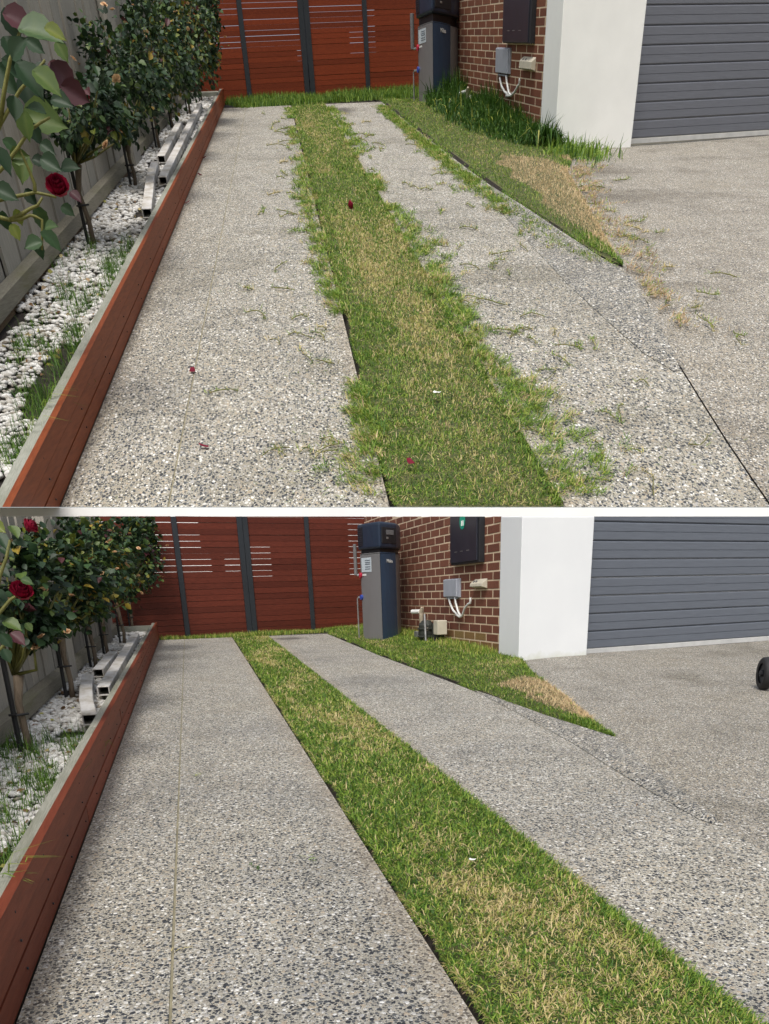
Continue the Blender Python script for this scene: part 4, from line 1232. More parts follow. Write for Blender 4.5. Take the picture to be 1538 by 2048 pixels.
        yel = rng.random() < .12
        g.add(PP, rng.uniform(.016, .050, nb) * sc ** .5, rng.uniform(.0022, .0042, nb) * sc, rng.uniform(0, 6.28, nb), np.abs(rng.normal(1.15, .3, nb)), (.75 + .1 * rng.random(nb)) if yel else np.where(rng.random(nb) < .3, .6 + .4 * rng.random(nb), .1 + .4 * rng.random(nb)), curl=.2)
    # single clippings strewn about
    n_ = 2600
    y = 3.4 * (22 / 3.4) ** rng.random(n_)
    w = np.where(rng.random(n_) < .5, 1.3 - np.abs(rng.normal(0, .25, n_)), 2.05 + np.abs(rng.normal(0, .35, n_)))
    w = np.clip(w, .1, 3.0)
    ok = y > 3.49 - (w - 1.339) * .206 + .02; y, w = y[ok], w[ok]; n_ = len(y)
    sc = np.clip((y / 3.6) ** .5, 1, 2)
    g.add(Wv(s, w, y, np.full(n_, .004)), rng.uniform(.012, .05, n_), rng.uniform(.002, .0035, n_) * sc, rng.uniform(0, 6.28, n_), np.full(n_, 1.5), np.where(rng.random(n_) < .45, .62 + .38 * rng.random(n_), .15 + .4 * rng.random(n_)), curl=.02)
    g.done(s, 'loose_grass', 'loose grass runners and clippings strewn over the tracks of the upper overgrown driveway')
    me = stem.mesh('grass_runners', MT['greenwood'])
    top(s, 'grass_runners', me, (0, 0, 0), 'creeping brown grass stems lying over the concrete of the upper overgrown driveway', 'grass', None, 'stuff')
    # the few bits left after mowing below
    s = L; g = Grass()
    for w, y, n_, T0 in ((.63, 2.77, 9, .1), (.83, 2.8, 8, .4), (.45, 4.24, 10, .45), (2.31, 2.99, 5, .95), (.38, 2.17, 4, .7), (1.37, 2.51, 6, .9)):
        g.add(Wv(s, w + rng.normal(0, .012, n_), y + rng.normal(0, .02, n_), np.full(n_, .005)), rng.uniform(.015, .04, n_), rng.uniform(.003, .006, n_), rng.uniform(0, 6.28, n_), np.full(n_, 1.4), np.clip(T0 + rng.normal(0, .06, n_), 0, 1), curl=.1)
    g.done(s, 'grass_sprigs', 'few green sprigs lying on the concrete of the lower tidy driveway')
runners()

LEAF_V = np.array([[0, 0, 0], [.28, -.34, .09], [.28, 0, -.02], [.28, .34, .09], [.62, -.33, .10], [.62, 0, -.01], [.62, .33, .10], [1.0, 0, -.07]])
LEAF_F = np.array([[0, 1, 2], [0, 2, 3], [1, 4, 5], [1, 5, 2], [2, 5, 6], [2, 6, 3], [4, 7, 5], [5, 7, 6]])
def leaf_cloud(P, size, out, droop=.35):
    n_ = len(P)
    x = out + rng.normal(0, .55, (n_, 3)); x[:, 2] -= droop; x /= np.linalg.norm(x, axis=1)[:, None]
    up = np.array([0, 0, 1.0]) + rng.normal(0, .45, (n_, 3))
    yv = np.cross(up, x); yv /= np.linalg.norm(yv, axis=1)[:, None]; zv = np.cross(x, yv)
    s_ = size[:, None, None]
    V = P[:, None, :] + s_ * (LEAF_V[None, :, 0:1] * x[:, None] + LEAF_V[None, :, 1:2] * 1.08 * yv[:, None] + LEAF_V[None, :, 2:3] * zv[:, None])
    return V
def bed_plants(s):
    # pebbles
    base_me = bmesh.new(); bmesh.ops.create_icosphere(base_me, subdivisions=1, radius=1.0)
    bv = np.array([v.co[:] for v in base_me.verts]); base_me.verts.ensure_lookup_table()
    bf = np.array([[v.index for v in f.verts] for f in base_me.faces]); base_me.free()
    n_ = 9000
    y0 = 3.7 if s is U else 1.9
    y = y0 * ((24.0 if s is U else 12.8) / y0) ** rng.random(n_)
    w = rng.uniform(s.fw + .03, -.075, n_)
    bare = vnoise(w * 2, y * (.5 if s is U else 1), 2.2, 17) > .74
    y, w = y[~bare], w[~bare]; n_ = len(y)
    if s is U:
        ok = y > 3.49 - (w - 1.339) * .206 - .02; y, w = y[ok], w[ok]; n_ = len(y)
    sc = np.clip((y / (5 if s is U else 3)) ** .45, 1, 1.8)
    r = rng.uniform(.0065, .019, n_) * sc
    S = np.stack([r * rng.uniform(.8, 1.3, n_), r * rng.uniform(.8, 1.3, n_) * (1.5 if s is U else 1.05), r * rng.uniform(.5, .8, n_)], 1)
    th = rng.uniform(0, 6.28, n_)
    v = bv[None] * S[:, None, :] * (1 + rng.normal(0, .10, (n_, len(bv), 1)))
    c_, s_ = np.cos(th)[:, None], np.sin(th)[:, None]
    v = np.stack([v[..., 0] * c_ - v[..., 1] * s_, v[..., 0] * s_ + v[..., 1] * c_, v[..., 2]], -1)
    P = Wv(s, w, y, .112 + rng.uniform(0, .012, n_))
    V = (v + P[:, None, :]).reshape(-1, 3)
    F = (bf[None] + (np.arange(n_) * len(bv))[:, None, None]).reshape(-1, 3)
    me = mesh_np('white_pebbles', V, F, MT['pebble'], np.repeat(rng.random(n_) ** .7, len(bv)), True)
    top(s, 'white_pebbles', me, (0, 0, 0), 'white pebbles covering the rose bed of the ' + s.name, 'pebbles', None, 'stuff')
    # fallen leaves and crumbs among them
    n2 = 190
    y = (5.0 if s is U else 2.2) * ((22.0 if s is U else 12.5) / (5.0 if s is U else 2.2)) ** rng.random(n2); w = rng.uniform(s.fw + .05, -.08, n2)
    Vl = leaf_cloud(Wv(s, w, y, np.full(n2, .130)), rng.uniform(.02, .045, n2), rng.normal(0, 1, (n2, 3)) * [2, 2, .1], 0.0)
    Fl = (LEAF_F[None] + (np.arange(n2) * 8)[:, None, None]).reshape(-1, 3)
    top(s, 'leaf_litter', mesh_np('leaf_litter', Vl.reshape(-1, 3), Fl, MT['grass'], np.repeat(rng.choice([.97, 1.0, .8, .62], n2), 8)), (0, 0, 0), 'dry fallen rose leaves scattered on the white pebbles of the ' + s.name, 'leaf litter', None, 'stuff')
    # weedy tufts of grass among the pebbles
    g = Grass()
    nt_ = 90
    for i in range(nt_):
        if s is U: y = 3.9 * (8.6 / 3.9) ** rng.random(); w = rng.uniform(-.66, -.10) if rng.random() < .5 else rng.uniform(-.28, -.09)
        else: y = 2.4 * (4.9 / 2.4) ** rng.random(); w = rng.uniform(-.50, -.09)
        k_ = rng.integers(20, 55)
        ln = rng.uniform(.06, .16)
        P = Wv(s, w + rng.normal(0, .03, k_), y + rng.normal(0, .06, k_), np.full(k_, .10))
        g.add(P, ln * rng.uniform(.6, 1.4, k_), rng.uniform(.0025, .0045, k_), rng.uniform(0, 6.28, k_), np.abs(rng.normal(.6, .38, k_)), .0 + .34 * rng.random(k_), curl=.9)
    # long blades arching over the edging
    for (w, y) in ([(-.10, 4.25), (-.09, 4.35), (-.10, 4.0)] if s is U else [(-.07, 2.35), (-.08, 2.28)]):
        k_ = 7
        P = Wv(s, w + rng.normal(0, .01, k_), y + rng.normal(0, .03, k_), np.full(k_, .16))
        g.add(P, rng.uniform(.16, .27, k_), rng.uniform(.004, .006, k_), rng.normal(-.2, .5, k_), rng.uniform(.7, 1.0, k_), .2 + .3 * rng.random(k_), curl=.85)
    g.done(s, 'bed_weeds', 'thin tufts of weedy grass growing through the white pebbles of the ' + s.name)
bed_plants(U); bed_plants(L)

# ------------------------------------------------------------------ roses
def leaf_obj_mesh(tint):
    """one broad rose leaf: toothed edge, cupped halves, drooping tip, quilted between the side veins"""
    prof = [0, .20, .31, .365, .375, .35, .29, .19, .09, 0]
    V, T = [], []
    n_ = len(prof)
    for i, wd in enumerate(prof):
        x = i / (n_ - 1)
        for j in range(-3, 4):
            a = j / 3; tooth = .018 * (1 if i % 2 else -1) if abs(j) == 3 and 0 < i < n_ - 1 else 0
            z = .16 * abs(a) ** 1.4 * wd / .37 - .13 * x * x + (.012 * (1 if (i + abs(j)) % 2 else -1) if 0 < abs(j) < 3 else 0) - (.012 if j == 0 else 0)
            V.append((x - abs(a) * .03, a * (wd + tooth), z)); T.append(tint + (.035 if j == 0 else rng.normal(0, .012)) + (.02 if abs(j) == 3 else 0))
    F = [(i * 7 + j, i * 7 + j + 1, i * 7 + j + 8, i * 7 + j + 7) for i in range(n_ - 1) for j in range(6)]
    return mesh_np('leaf', np.array(V), np.array(F), MT['leaf'], np.clip(T, 0, 1), True)
LEAFM = [leaf_obj_mesh(t) for t in (.12, .28, .42, .52, .60, .68, .76, .88, .98)]

def petal_cup(r, h, n_, curl, tint, ph):
    V, F, T = [], [], []
    for i in range(n_):
        a0 = ph + 2 * math.pi * i / n_; wd = 2 * math.pi / n_ * .75
        b = len(V)
        for u_ in range(4):
            t = u_ / 3; rr = r * (.25 + .75 * math.sin(min(1, t * 1.1) * math.pi / 2)) * (1 + curl * t * t); zz = h * t - curl * .35 * h * t ** 3
            for v_ in range(3):
                a = a0 + (v_ - 1) * wd * (1 - .25 * (t - .6) ** 2)
                V.append((rr * math.cos(a), rr * math.sin(a), zz - .06 * h * (v_ != 1) * t)); T.append(tint + .1 * t)
        for u_ in range(3):
            for v_ in range(2): F.append((b + u_ * 3 + v_, b + u_ * 3 + v_ + 1, b + u_ * 3 + v_ + 4, b + u_ * 3 + v_ + 3))
    return np.array(V), np.array(F), np.array(T)
def bloom_mesh(dried):
    Vs, Fs, Ts, o = [], [], [], 0
    for i, (r, h, n_, c) in enumerate([(.28, 1.5, 3, -.3), (.46, 1.5, 4, -.2), (.64, 1.42, 4, -.1), (.82, 1.28, 5, .0), (.98, 1.05, 6, .15)] if not dried else [(.3, .8, 4, .6), (.5, .9, 5, .9), (.6, .5, 6, 1.1)]):
        V, F, T = petal_cup(r, h, n_, c, (.06 + .085 * i) if not dried else .80 + .06 * i, i * .7)
        V = V + rng.normal(0, .045 if not dried else .09, V.shape)
        Vs.append(V); Fs.append(F + o); Ts.append(T); o += len(V)
    return mesh_np('bloom' if not dried else 'dried_bloom', np.concatenate(Vs), np.concatenate(Fs), MT['petal'], np.concatenate(Ts), True)
BLOOM, DRIED = bloom_mesh(False), bloom_mesh(True)

def put(root, name, me, off, size, rot_=None, label=None):
    o = part(root, name, me, off, label); o.scale = (size, size, size)
    o.rotation_euler = rot_ if rot_ is not None else (rng.normal(0, .4), rng.normal(0, .4), rng.uniform(0, 6.28))
    return o

def rose(s, label, w, y, H, cw, ch, rx, rz, n_, size, blooms=(), dried=3, mix=(.62, .2, .1, .08), big=0, seed=1, ry=None, stake=True, trunk=True):
    base = W(s, w, y, .10)
    kz = 1.0
    root = thing(s, 'rose_bush', label, 'rose bush', base, 'standard roses in the bed of the ' + s.name)
    topp = np.array([0, 0, H])
    if trunk:
        b = MB(); wob = rng.normal(0, .012, (4, 2))
        b.tube([np.array([wob[i, 0] * (i > 0), wob[i, 1], H * i / 3 - .02 * (i == 0)]) for i in range(4)], [.021, .018, .018, .026], 8)
        part(root, 'trunk', b.mesh('trunk', MT['bark'], (0, 0, 0), 0, 1, True))
    if stake:
        b = MB(); b.tube([(-.042, .01, -.02), (-.036, .0, H * 1.25)], .014, 6)
        part(root, 'stake', b.mesh('stake', MT['stake']))
        b = MB(); b.tube([(-.06, .0, H * .52), (-.02, -.035, H * .525), (.03, -.01, H * .53), (.0, .035, H * .525), (-.06, 0, H * .52)], .006, 5)
        part(root, 'tie', b.mesh('tie', MT['stake']))
    ctr = W(s, cw, y, ch) - base
    ry = ry or rx * (2.2 if s is U else 1.4)
    nc = 34
    cl_, br = [], MB()
    for i in range(nc):
        while True:
            q = rng.normal(0, 1, 3); q /= np.linalg.norm(q); q *= (.35 + .65 * rng.random() ** .45) * (rng.uniform(1.1, 1.38) if i % 5 == 4 else 1.0)
            p = ctr + q * np.array([rx * .88, ry * .88, rz * .88]); a = base + p
            ww = a[0] - s.ab[0] - s.ab[1] * a[1]
            if ww < s.fw + .03 or ww > (.16 if s is U else .12): continue
            if a[2] > zcut(s, a[0], a[1]) - .02: continue
            break
        cl_.append(p)
        if (i < 9 or i % 5 == 4) and trunk:
            mid = topp * .55 + p * .45 + rng.normal(0, .03, 3); mid[2] = max(mid[2], H * .9)
            br.tube([topp, mid, p], [.011, .008, .004], 5)
    if trunk: part(root, 'branch', br.mesh('branch', MT['greenwood'], (0, 0, 0), 0, 1, True))
    cl_ = np.array(cl_)
    wt = np.where(np.arange(nc) % 5 == 4, .45, 1.0) * rng.uniform(.4, 1.6, nc); wt /= wt.sum()
    P = cl_[rng.choice(nc, n_, p=wt)] + rng.normal(0, 1, (n_, 3)) * np.array([rx, ry, rz]) * .125
    a = P + base; ww = a[:, 0] - s.ab[0] - s.ab[1] * a[:, 1]
    ok = (ww > s.fw + .012) & (a[:, 2] < .00597 * a[:, 0] + .076 * a[:, 1] - .015 if s is L else np.ones(n_, bool))
    P = P[ok]; n_ = len(P)
    out = (P - ctr) / np.array([rx, ry, rz])
    V = leaf_cloud(P, size * rng.uniform(.6, 1.25, n_), out * .9)
    if s is L:
        a = V + base; V[..., 2] = np.minimum(a[..., 2], .00597 * a[..., 0] + .076 * a[..., 1]) - base[2]
    hue = rng.random(n_); hue_c = vnoise(P[:, 0] + seed, P[:, 2], 6.0, seed)
    r_ = np.clip(hue * .75 + hue_c * .25, 0, 1)
    m0, m1, m2, m3 = np.cumsum(mix) / sum(mix)
    T = np.where(r_ < m0, 0 + .42 * rng.random(n_), np.where(r_ < m1, .48 + .17 * rng.random(n_), np.where(r_ < m2, .68 + .13 * rng.random(n_), .84 + .16 * rng.random(n_))))
    F = (LEAF_F[None] + (np.arange(n_) * 8)[:, None, None]).reshape(-1, 3)
    part(root, 'foliage', mesh_np('foliage', V.reshape(-1, 3), F, MT['leaf'], np.repeat(T, 8), True), kind='stuff')
    for i in range(big):                # the outermost leaves, each one pickable
        q = rng.normal(0, 1, 3); q /= np.linalg.norm(q); q[1] = -abs(q[1])
        p = ctr + q * np.array([rx, ry, rz]) * rng.uniform(.85, 1.1); a = base + p
        if a[2] > zcut(s, a[0], a[1]) - size * 1.3: continue
        if a[0] - s.ab[0] - s.ab[1] * a[1] < s.fw + .03: continue
        put(root, 'leaf', LEAFM[rng.choice(9, p=[.16, .18, .17, .12, .11, .08, .05, .07, .06])], p, size * rng.uniform(.9, 1.4), (rng.normal(0, .5), rng.uniform(-.1, .9), rng.uniform(-2.6, .4)))
    for i in range(dried):
        q = rng.normal(0, 1, 3); q /= np.linalg.norm(q); q[1] = -abs(q[1])
        p = ctr + q * np.array([rx, ry, rz]) * rng.uniform(.8, 1.08); a = base + p
        if a[2] > zcut(s, a[0], a[1]) - .05: continue
        put(root, 'dried_bloom', DRIED, p, rng.uniform(.014, .024) * (1.15 if s is U else 1.0), None)
    for (bw, by, bh, sz, rx_) in blooms:
        put(root, 'bloom', BLOOM, W(s, bw, by, bh) - base, sz, rx_, 'dark red bloom')
    return root, base

ORD = ['first', 'second', 'third', 'fourth', 'fifth', 'sixth']
UR = [(-.489, 8.603, .484, -.33, .87, .36, .225, 1500), (-.502, 11.759, .34, -.42, .90, .44, .43, 2100), (-.537, 15.124, .40, -.40, .96, .46, .52, 2100), (-.542, 17.747, .36, -.30, 1.02, .47, .56, 1900), (-.437, 20.005, .42, -.24, 1.05, .44, .56, 1700), (-.377, 22.799, .42, -.13, 1.12, .44, .60, 1800)]
LR = [(-.372, 4.573, .40, -.25, .86, .17, .23, 1100), (-.384, 6.429, .466, -.34, .90, .32, .35, 1900), (-.416, 8.393, .40, -.37, .96, .36, .43, 2000), (-.412, 9.684, .42, -.26, 1.06, .35, .46, 1800), (-.329, 10.888, .456, -.17, 1.10, .34, .48, 1700), (-.331, 12.874, .42, -.02, 1.18, .30, .50, 1700)]
for s, lst in ((U, UR), (L, LR)):
    for i, (w, y, H, cw, ch, rx, rz, n_) in enumerate(lst):
        if i == 0: lb = 'dark leaved rose on the front black stake, nearest the street, in the %s bed' % s.tag
        elif i == 5: lb = 'bushy rose closest to the red gate in the %s rose bed' % s.tag
        else: lb = '%s rose from the front stake, between fence and edging of the %s bed' % (ORD[i], s.tag)
        bl = []
        if s is U and i == 1: bl = [(-.525, 9.4, .90, .042, (.9, 0, .3)), (-.44, 9.4, .885, .034, (.7, .4, 1))]
        if s is L and i == 1: bl = [(-.345, 5.5, .97, .030, (.8, 0, 0))]
        if s is L and i == 3: bl = [(-.20, 8.9, .93, .028, (.8, 0, 0))]
        mx = [(.74, .14, .06, .06), (.60, .22, .12, .06), (.55, .27, .12, .06), (.57, .25, .10, .08), (.55, .22, .08, .15), (.60, .24, .06, .10)][i]
        rose(s, lb, w, y, H, cw, ch, rx, rz, n_, (.056 if s is U else .050) * (1 + .05 * i), bl, 9 if i < 4 else 5, mx, 30 if i < 3 else 14, i + 10 * s.k)

def front_rose(s):
    if s is U: w, y, base = -.66, 5.0, None
    else: w, y = -.50, 2.9
    base = W(s, w, y, .10)
    root = thing(s, 'rose_bush', 'large leaved rose with red bloom reaching in from the left edge of the %s bed' % s.tag, 'rose bush', base, 'standard roses in the bed of the ' + s.name)
    b = MB(); H = .45
    b.tube([(0, 0, -.02), (.005, .0, H * .5), (0, 0, H)], [.02, .018, .022], 8)
    part(root, 'trunk', b.mesh('trunk', MT['bark'], (0, 0, 0), 0, 1, True))
    return root, base
FR, FRB = front_rose(U)
FL, FLB = front_rose(L)
UL =  [(0.203, 4.793, 1.285, 0.215, -8, 0.5), (0.093, 4.977, 1.312, 0.157, -20, 0.95), (0.079, 4.872, 1.26, 0.127, 40, 0.3), (0.017, 5.012, 1.228, 0.127, -60, 0.28), (0.024, 5.025, 1.172, 0.157, -35, 0.3), (0.13, 4.689, 1.153, 0.167, -50, 0.22), (0.199, 4.658, 1.152, 0.147, -35, 0.56), (0.147, 5.152, 1.16, 0.111, -60, 0.9), (0.236, 4.806, 1.15, 0.152, -50, 0.94), (0.274, 4.791, 1.116, 0.137, -25, 0.96), (-0.016, 5.247, 1.088, 0.152, -80, 0.12), (0.14, 4.932, 1.186, 0.111, 10, 0.12), (0.073, 5.152, 1.025, 0.233, -8, 0.6), (0.004, 4.936, 1.014, 0.122, -95, 0.58), (0.032, 5.033, 1.075, 0.101, 160, 0.42), (0.219, 4.74, 1.102, 0.116, -10, 0.28), (0.038, 5.031, 1.296, 0.127, -70, 0.12), (-0.067, 5.171, 1.139, 0.152, -60, 0.22), (-0.045, 4.964, 0.937, 0.106, 5, 0.6), (-0.095, 5.095, 0.873, 0.142, -110, 0.62), (0.008, 5.053, 0.905, 0.086, -20, 0.2), (0.128, 4.688, 0.927, 0.116, -25, 0.3), (0.126, 5.105, 0.883, 0.116, 5, 0.28), (-0.047, 5.005, 0.716, 0.116, -80, 0.54), (0.034, 4.831, 0.726, 0.086, 10, 0.5), (-0.046, 4.669, 0.69, 0.106, 190, 0.42), (-0.124, 5.169, 0.59, 0.096, -95, 0.3), (0.001, 4.934, 0.652, 0.127, -40, 0.42), (-0.157, 5.081, 0.72, 0.076, -80, 0.68), (0.052, 5.177, 0.727, 0.086, -30, 0.4), (-0.077, 5.078, 0.785, 0.086, -60, 0.12), (-0.218, 5.203, 0.654, 0.086, -70, 0.7), (0.154, 4.887, 0.805, 0.076, -35, 0.96), (-0.109, 5.131, 0.944, 0.101, -40, 0.42), (-0.131, 4.917, 0.822, 0.127, -20, 0.28), (0.077, 5.211, 1.242, 0.101, -30, 0.28), (0.183, 5.177, 1.22, 0.091, -60, 0.6), (0.26, 4.708, 1.283, 0.101, -20, 0.66), (0.02, 4.732, 1.081, 0.101, -100, 0.28), (-0.081, 4.78, 0.928, 0.127, -60, 0.28), (-0.257, 5.229, 0.687, 0.101, -90, 0.42), (0.083, 4.912, 0.956, 0.091, -30, 0.22), (0.021, 5.026, 0.987, 0.101, -60, 0.22)]
LL =  [(0.052, 2.926, 0.943, 0.059, -20, 0.5), (-0.022, 2.992, 0.812, 0.098, -25, 0.56), (-0.011, 2.953, 0.771, 0.09, -40, 0.96), (-0.046, 2.942, 0.764, 0.078, -60, 0.3), (-0.045, 3.017, 0.893, 0.086, -40, 0.28), (-0.052, 3.017, 0.834, 0.078, 10, 0.22), (-0.02, 3.119, 1.024, 0.078, -30, 0.28), (-0.022, 3.048, 1.051, 0.09, -60, 0.3), (0.005, 3.127, 1.082, 0.078, -60, 0.6), (-0.042, 3.104, 0.965, 0.086, -30, 0.12), (0.02, 3.147, 1.053, 0.071, -20, 0.28), (0.006, 3.045, 0.8, 0.051, -60, 0.6), (-0.046, 2.882, 0.725, 0.071, -70, 0.22), (-0.03, 3.105, 1.096, 0.078, -40, 0.66)]
US = [[(-0.323, 4.95, 0.777), (-0.125, 4.95, 0.913), (0.014, 4.95, 1.016), (0.108, 4.95, 1.05)], [(-0.323, 4.95, 0.777), (-0.142, 4.95, 0.811), (-0.031, 4.95, 0.823), (0.052, 4.95, 0.804)], [(-0.33, 4.95, 0.761), (-0.168, 4.95, 0.738), (-0.077, 4.95, 0.751), (-0.032, 4.95, 0.733), (-0.066, 4.95, 0.632)], [(-0.317, 4.95, 0.793), (-0.101, 4.95, 1.034), (0.015, 4.95, 1.132), (0.142, 4.95, 1.213)], [(-0.101, 4.95, 1.034), (0.006, 4.95, 1.217), (0.073, 4.95, 1.296)], [(-0.031, 4.95, 0.823), (-0.03, 4.95, 0.887), (-0.047, 4.95, 0.957)], [(-0.168, 4.95, 0.738), (-0.071, 4.95, 0.771), (-0.005, 4.95, 0.806)]]
LS = [[(-0.206, 3.0, 0.675), (-0.106, 3.0, 0.807), (-0.03, 3.0, 0.893), (0.003, 3.0, 0.914)], [(-0.206, 3.0, 0.675), (-0.089, 3.0, 0.746), (-0.019, 3.0, 0.804)], [(-0.106, 3.0, 0.807), (-0.044, 3.0, 0.966), (0.004, 3.0, 1.064)]]
def front_leaves(s, root, base, lst, stems, blooms):
    ids = [.12, .28, .42, .52, .60, .68, .76, .88, .98]
    for (w, y, h, ln, ang, tint) in lst:
        a = math.radians(ang)
        x = Vector((math.cos(a), -.25 + rng.normal(0, .2), math.sin(a))).normalized()
        nrm = Vector((rng.normal(0, .3), -.75, .65 + rng.normal(0, .25)))
        yv = nrm.cross(x).normalized(); z = x.cross(yv)
        o = part(root, 'leaf', LEAFM[int(np.argmin([abs(i - tint) for i in ids]))], (0, 0, 0))
        c = W(s, w, y, h) - base - np.array(x) * ln * .5
        mm = Matrix(((x.x, yv.x, z.x, c[0]), (x.y, yv.y, z.y, c[1]), (x.z, yv.z, z.z, c[2]), (0, 0, 0, 1)))
        o.matrix_local = mm @ Matrix.Scale(ln * (.80 if s is U else .66), 4)
    b = MB(); r = .006 if s is U else .005
    for st in stems:
        pts = [W(s, *q) - base for q in st]
        fine = []
        for p0, p1 in zip(pts, pts[1:]): fine += [p0, (p0 + p1) / 2 + rng.normal(0, .006, 3)]
        b.tube(fine + [pts[-1]], [r * (1.6 - i * .8 / (len(fine))) for i in range(len(fine) + 1)], 6)
    k0 = W(s, *stems[0][0]) - base
    b.tube([np.array([0, 0, .43]), k0 * .6 + np.array([0, 0, .2]), k0], r * 1.8, 6)
    part(root, 'branch', b.mesh('branch', MT['greenwood'], (0, 0, 0), 0, 1, True))
    for (w, y, h, sz, rx_) in blooms:
        put(root, 'bloom', BLOOM, W(s, w, y, h) - base, sz, rx_, 'dark red bloom')
front_leaves(U, FR, FRB, UL, US, [(.10, 4.80, .83, .044, (.75, .15, 0))])
front_leaves(L, FL, FLB, LL, LS, [(.012, 2.95, .905, .031, (.8, .4, 0)), (.02, 3.25, 1.10, .024, (.8, .2, 1))])


# ------------------------------------------------------------------ downpipes, petals, wheel
def downpipe(s, label, pts, size, open_end=True):
    pts = [np.asarray(p, float) for p in pts]
    base = pts[0] - [0, 0, size / 2]
    root = thing(s, 'downpipe', label, 'downpipe', base, 'offcuts of white downpipe in the bed of the ' + s.name)
    b = MB(); n_ = 4; wall_ = size * .10
    outr, innr = [], []
    for i, p in enumerate(pts):
        t = pts[min(i + 1, len(pts) - 1)] - pts[max(i - 1, 0)]; t /= np.linalg.norm(t)
        a = np.cross(t, [0, 0, 1.0]); a /= np.linalg.norm(a); u_ = np.cross(a, t)
        for k_, ring in ((size / 2, outr), (size / 2 - wall_, innr)):
            for sx, sz in ((-1, -.75), (1, -.75), (1, .75), (-1, .75)):
                ring.append(p + a * k_ * sx + u_ * k_ * sz)
    V = outr + innr; o = len(outr); f = []
    for i in range(len(pts) - 1):
        for j in range(4):
            k_ = (j + 1) % 4
            f.append((i * 4 + j, i * 4 + k_, i * 4 + 4 + k_, i * 4 + 4 + j))
            f.append((o + i * 4 + j, o + i * 4 + 4 + j, o + i * 4 + 4 + k_, o + i * 4 + k_))
    e = 4 * (len(pts) - 1)
    for j in range(4):
        k_ = (j + 1) % 4
        f.append((j, o + j, o + k_, k_)); f.append((e + j, e + k_, o + e + k_, o + e + j))
    me = MB().add(V, f).mesh('pipe_shell', MT['downpipe'], base, .004)
    part(root, 'pipe_shell', me)
    # black plate across the inside
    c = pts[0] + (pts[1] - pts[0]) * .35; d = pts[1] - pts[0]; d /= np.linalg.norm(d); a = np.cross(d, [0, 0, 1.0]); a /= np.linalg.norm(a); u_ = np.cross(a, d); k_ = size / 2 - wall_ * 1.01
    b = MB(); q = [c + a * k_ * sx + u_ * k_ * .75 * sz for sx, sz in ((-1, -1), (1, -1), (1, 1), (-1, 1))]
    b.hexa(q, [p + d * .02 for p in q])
    part(root, 'pipe_plug', b.mesh('pipe_plug', MT['black'], base))
for s in (U, L):
    if s is U: A_, B_, C_ = [(-.168, 11.4), (-.284, 20.6)], [(-.345, 13.3), (-.43, 17.6)], [(-.15, 9.53), (-.23, 10.6), (-.31, 11.6), (-.37, 12.8)]
    else: A_, B_, C_ = [(-.150, 6.25), (-.20, 11.2)], [(-.30, 7.46), (-.30, 9.0)], [(-.125, 5.11), (-.21, 5.75), (-.28, 6.4), (-.345, 7.15)]
    sz = .085
    downpipe(s, 'long white square downpipe lying against the sleeper of the %s bed' % s.tag, [W(s, *p, .185) for p in A_], sz)
    downpipe(s, 'shorter white downpipe lying on the fence side of the long one, %s bed' % s.tag, [W(s, *p, .175) for p in B_], sz * 1.05)
    downpipe(s, 'short bent white downpipe in front of the others, %s bed' % s.tag, [W(s, *p, .175) for p in C_], sz)

def petal_mesh():
    V, F = [], []
    for i in range(4):
        for j in range(4):
            u_, v_ = i / 3 - .5, j / 3 - .5
            V.append((u_ * (1 - .5 * (v_ + .5) ** 2), v_, .35 * (u_ * u_ + v_ * v_)))
    for i in range(3):
        for j in range(3): F.append((i * 4 + j, i * 4 + j + 1, i * 4 + j + 5, i * 4 + j + 4))
    return mesh_np('rose_petal', np.array(V), np.array(F), MT['petal'], np.full(16, .25), True)
PET = petal_mesh()
pet = [(.44, 5.51, .034, 'dark red petal lying near the joint, the upper of two on the upper left track'), (.56, 4.31, .030, 'dark red petal near the bottom of the upper left track, right of the joint'),
       (.05, 13.5, .04, 'middle one of three small red petals at the foot of the upper edging'), (.03, 15.15, .04, 'small red petal at the foot of the upper edging, nearest the gate'), (.04, 11.42, .04, 'small red petal at the foot of the upper edging, nearest the street'), (1.47, 3.87, .03, 'dark red petal fallen in the grass strip near the front of the upper driveway')]
for i, (w, y, sz, lb) in enumerate(pet):
    o = top(U, 'rose_petal', PET, W(U, w, y, .012 if i < 5 else .03), lb, 'petal', 'fallen rose petals')
    o.matrix_world = o.matrix_world @ Matrix.Rotation(i * 1.3, 4, 'Z') @ Matrix.Rotation(.3, 4, 'X') @ Matrix.Diagonal((sz, sz * 1.5, sz, 1))
o = top(U, 'fallen_rose', BLOOM, W(U, 1.66, 10.63, .02), 'withered red rose head lying on the grass strip of the upper driveway', 'rose head')
o.matrix_world = o.matrix_world @ Matrix.Rotation(1.3, 4, 'Y') @ Matrix.Diagonal((.036, .055, .030, 1))
for s, w, y, lb in ((U, 1.71, 4.75, 'scrap of pale paper lying on the grass strip of the upper driveway'), (L, 1.37, 2.51, 'scrap of pale paper lying on the grass strip of the lower driveway')):
    o = top(s, 'paper_scrap', None, W(s, w, y, .03), lb, 'paper scrap')
    vv = petal_mesh(); vv.name = 'paper_scrap'; vv.materials.clear(); vv.materials.append(MT['white_plastic'])
    bpy.data.objects.remove(o)
    o = top(s, 'paper_scrap', vv, W(s, w, y, .028), lb, 'paper scrap')
    k_ = .035 if s is U else .02
    o.matrix_world = o.matrix_world @ Matrix.Rotation(.7, 4, 'Z') @ Matrix.Diagonal((k_, k_ * 1.2, k_ * 1.6, 1))

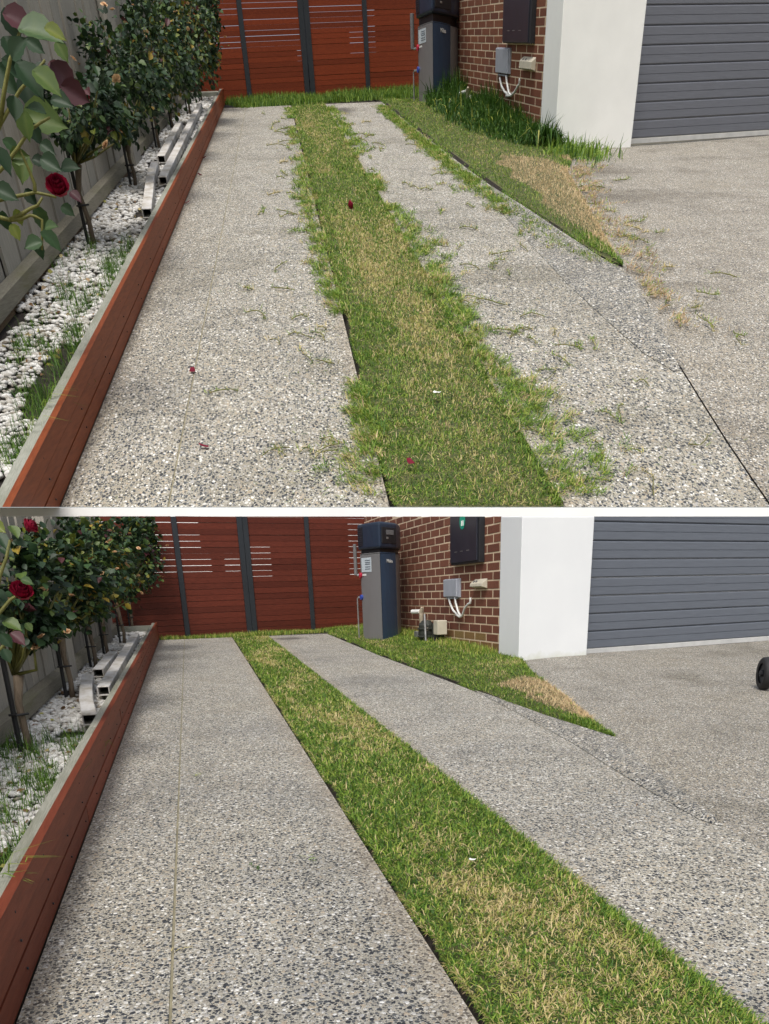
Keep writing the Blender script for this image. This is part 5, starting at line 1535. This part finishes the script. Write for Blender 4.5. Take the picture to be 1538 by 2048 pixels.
def wheel():
    s = L
    c = np.array([4.585, 5.50, 0]); c[2] = s.ap[0] + s.ap[1] * c[0] + s.ap[2] * c[1]
    r = .125
    root = thing(s, 'hand_trolley', 'black rubber wheeled trolley standing at the right edge of the lower forecourt', 'trolley', c)
    ax = np.array([.93, -.36, 0])          # axle direction
    ax /= np.linalg.norm(ax); e = np.array([-ax[1], ax[0], 0]); z = np.array([0, 0, 1.0]); o = np.array([0, 0, r])
    b = MB(); n_ = 28; prof = [(-.035, r * .62), (-.04, r * .86), (-.028, r * .97), (0, r), (.028, r * .97), (.04, r * .86), (.035, r * .62)]
    V = [o + ax * a + (e * math.cos(t) + z * math.sin(t)) * q for t in np.linspace(0, 2 * math.pi, n_, endpoint=False) for a, q in prof]
    m_ = len(prof); F = [(i * m_ + j, i * m_ + j + 1, ((i + 1) % n_) * m_ + j + 1, ((i + 1) % n_) * m_ + j) for i in range(n_) for j in range(m_ - 1)]
    part(root, 'tyre', b.add(V, F).mesh('tyre', MT['tyre'], (0, 0, 0), 0, 1, True))
    b = MB(); b.tube([o - ax * .022, o + ax * .022], r * .64, 24); part(root, 'rim', b.mesh('rim', MT['charcoal'], (0, 0, 0), .004))
    b = MB(); b.tube([o - ax * .05, o + ax * .46], .012, 8); part(root, 'axle', b.mesh('axle', MT['charcoal']))
    b = MB(); b.tube([o - ax * .045, o - ax * .02], r * .2, 14); part(root, 'hub', b.mesh('hub', MT['black'], (0, 0, 0), .003))
    V2 = [tuple(np.array(v) + ax * .42) for v in V]
    part(root, 'tyre', MB().add(V2, F).mesh('tyre', MT['tyre'], (0, 0, 0), 0, 1, True))
    b = MB(); b.tube([o + ax * .398, o + ax * .442], r * .64, 24); part(root, 'rim', b.mesh('rim', MT['charcoal'], (0, 0, 0), .004))
    for q in (.12, .32):
        b = MB(); b.tube([o + ax * q, o + ax * q + z * .35 + e * .05, o + ax * q + z * .62 + e * .14], .013, 8)
        part(root, 'upright', b.mesh('upright', MT['charcoal'], (0, 0, 0), 0, 1, True))
    for hh in (.25, .62):
        a_ = o + z * hh + e * (.036 if hh < .3 else .14)
        b = MB(); b.tube([a_ + ax * .12, a_ + ax * .32], .012, 8); part(root, 'crossbar', b.mesh('crossbar', MT['charcoal']))
    b = MB(); b.box(ax * .10 - e * .24 + z * .012, ax * .24, e * .26, z * .012); part(root, 'toe_plate', b.mesh('toe_plate', MT['charcoal'], (0, 0, 0), .003))
wheel()
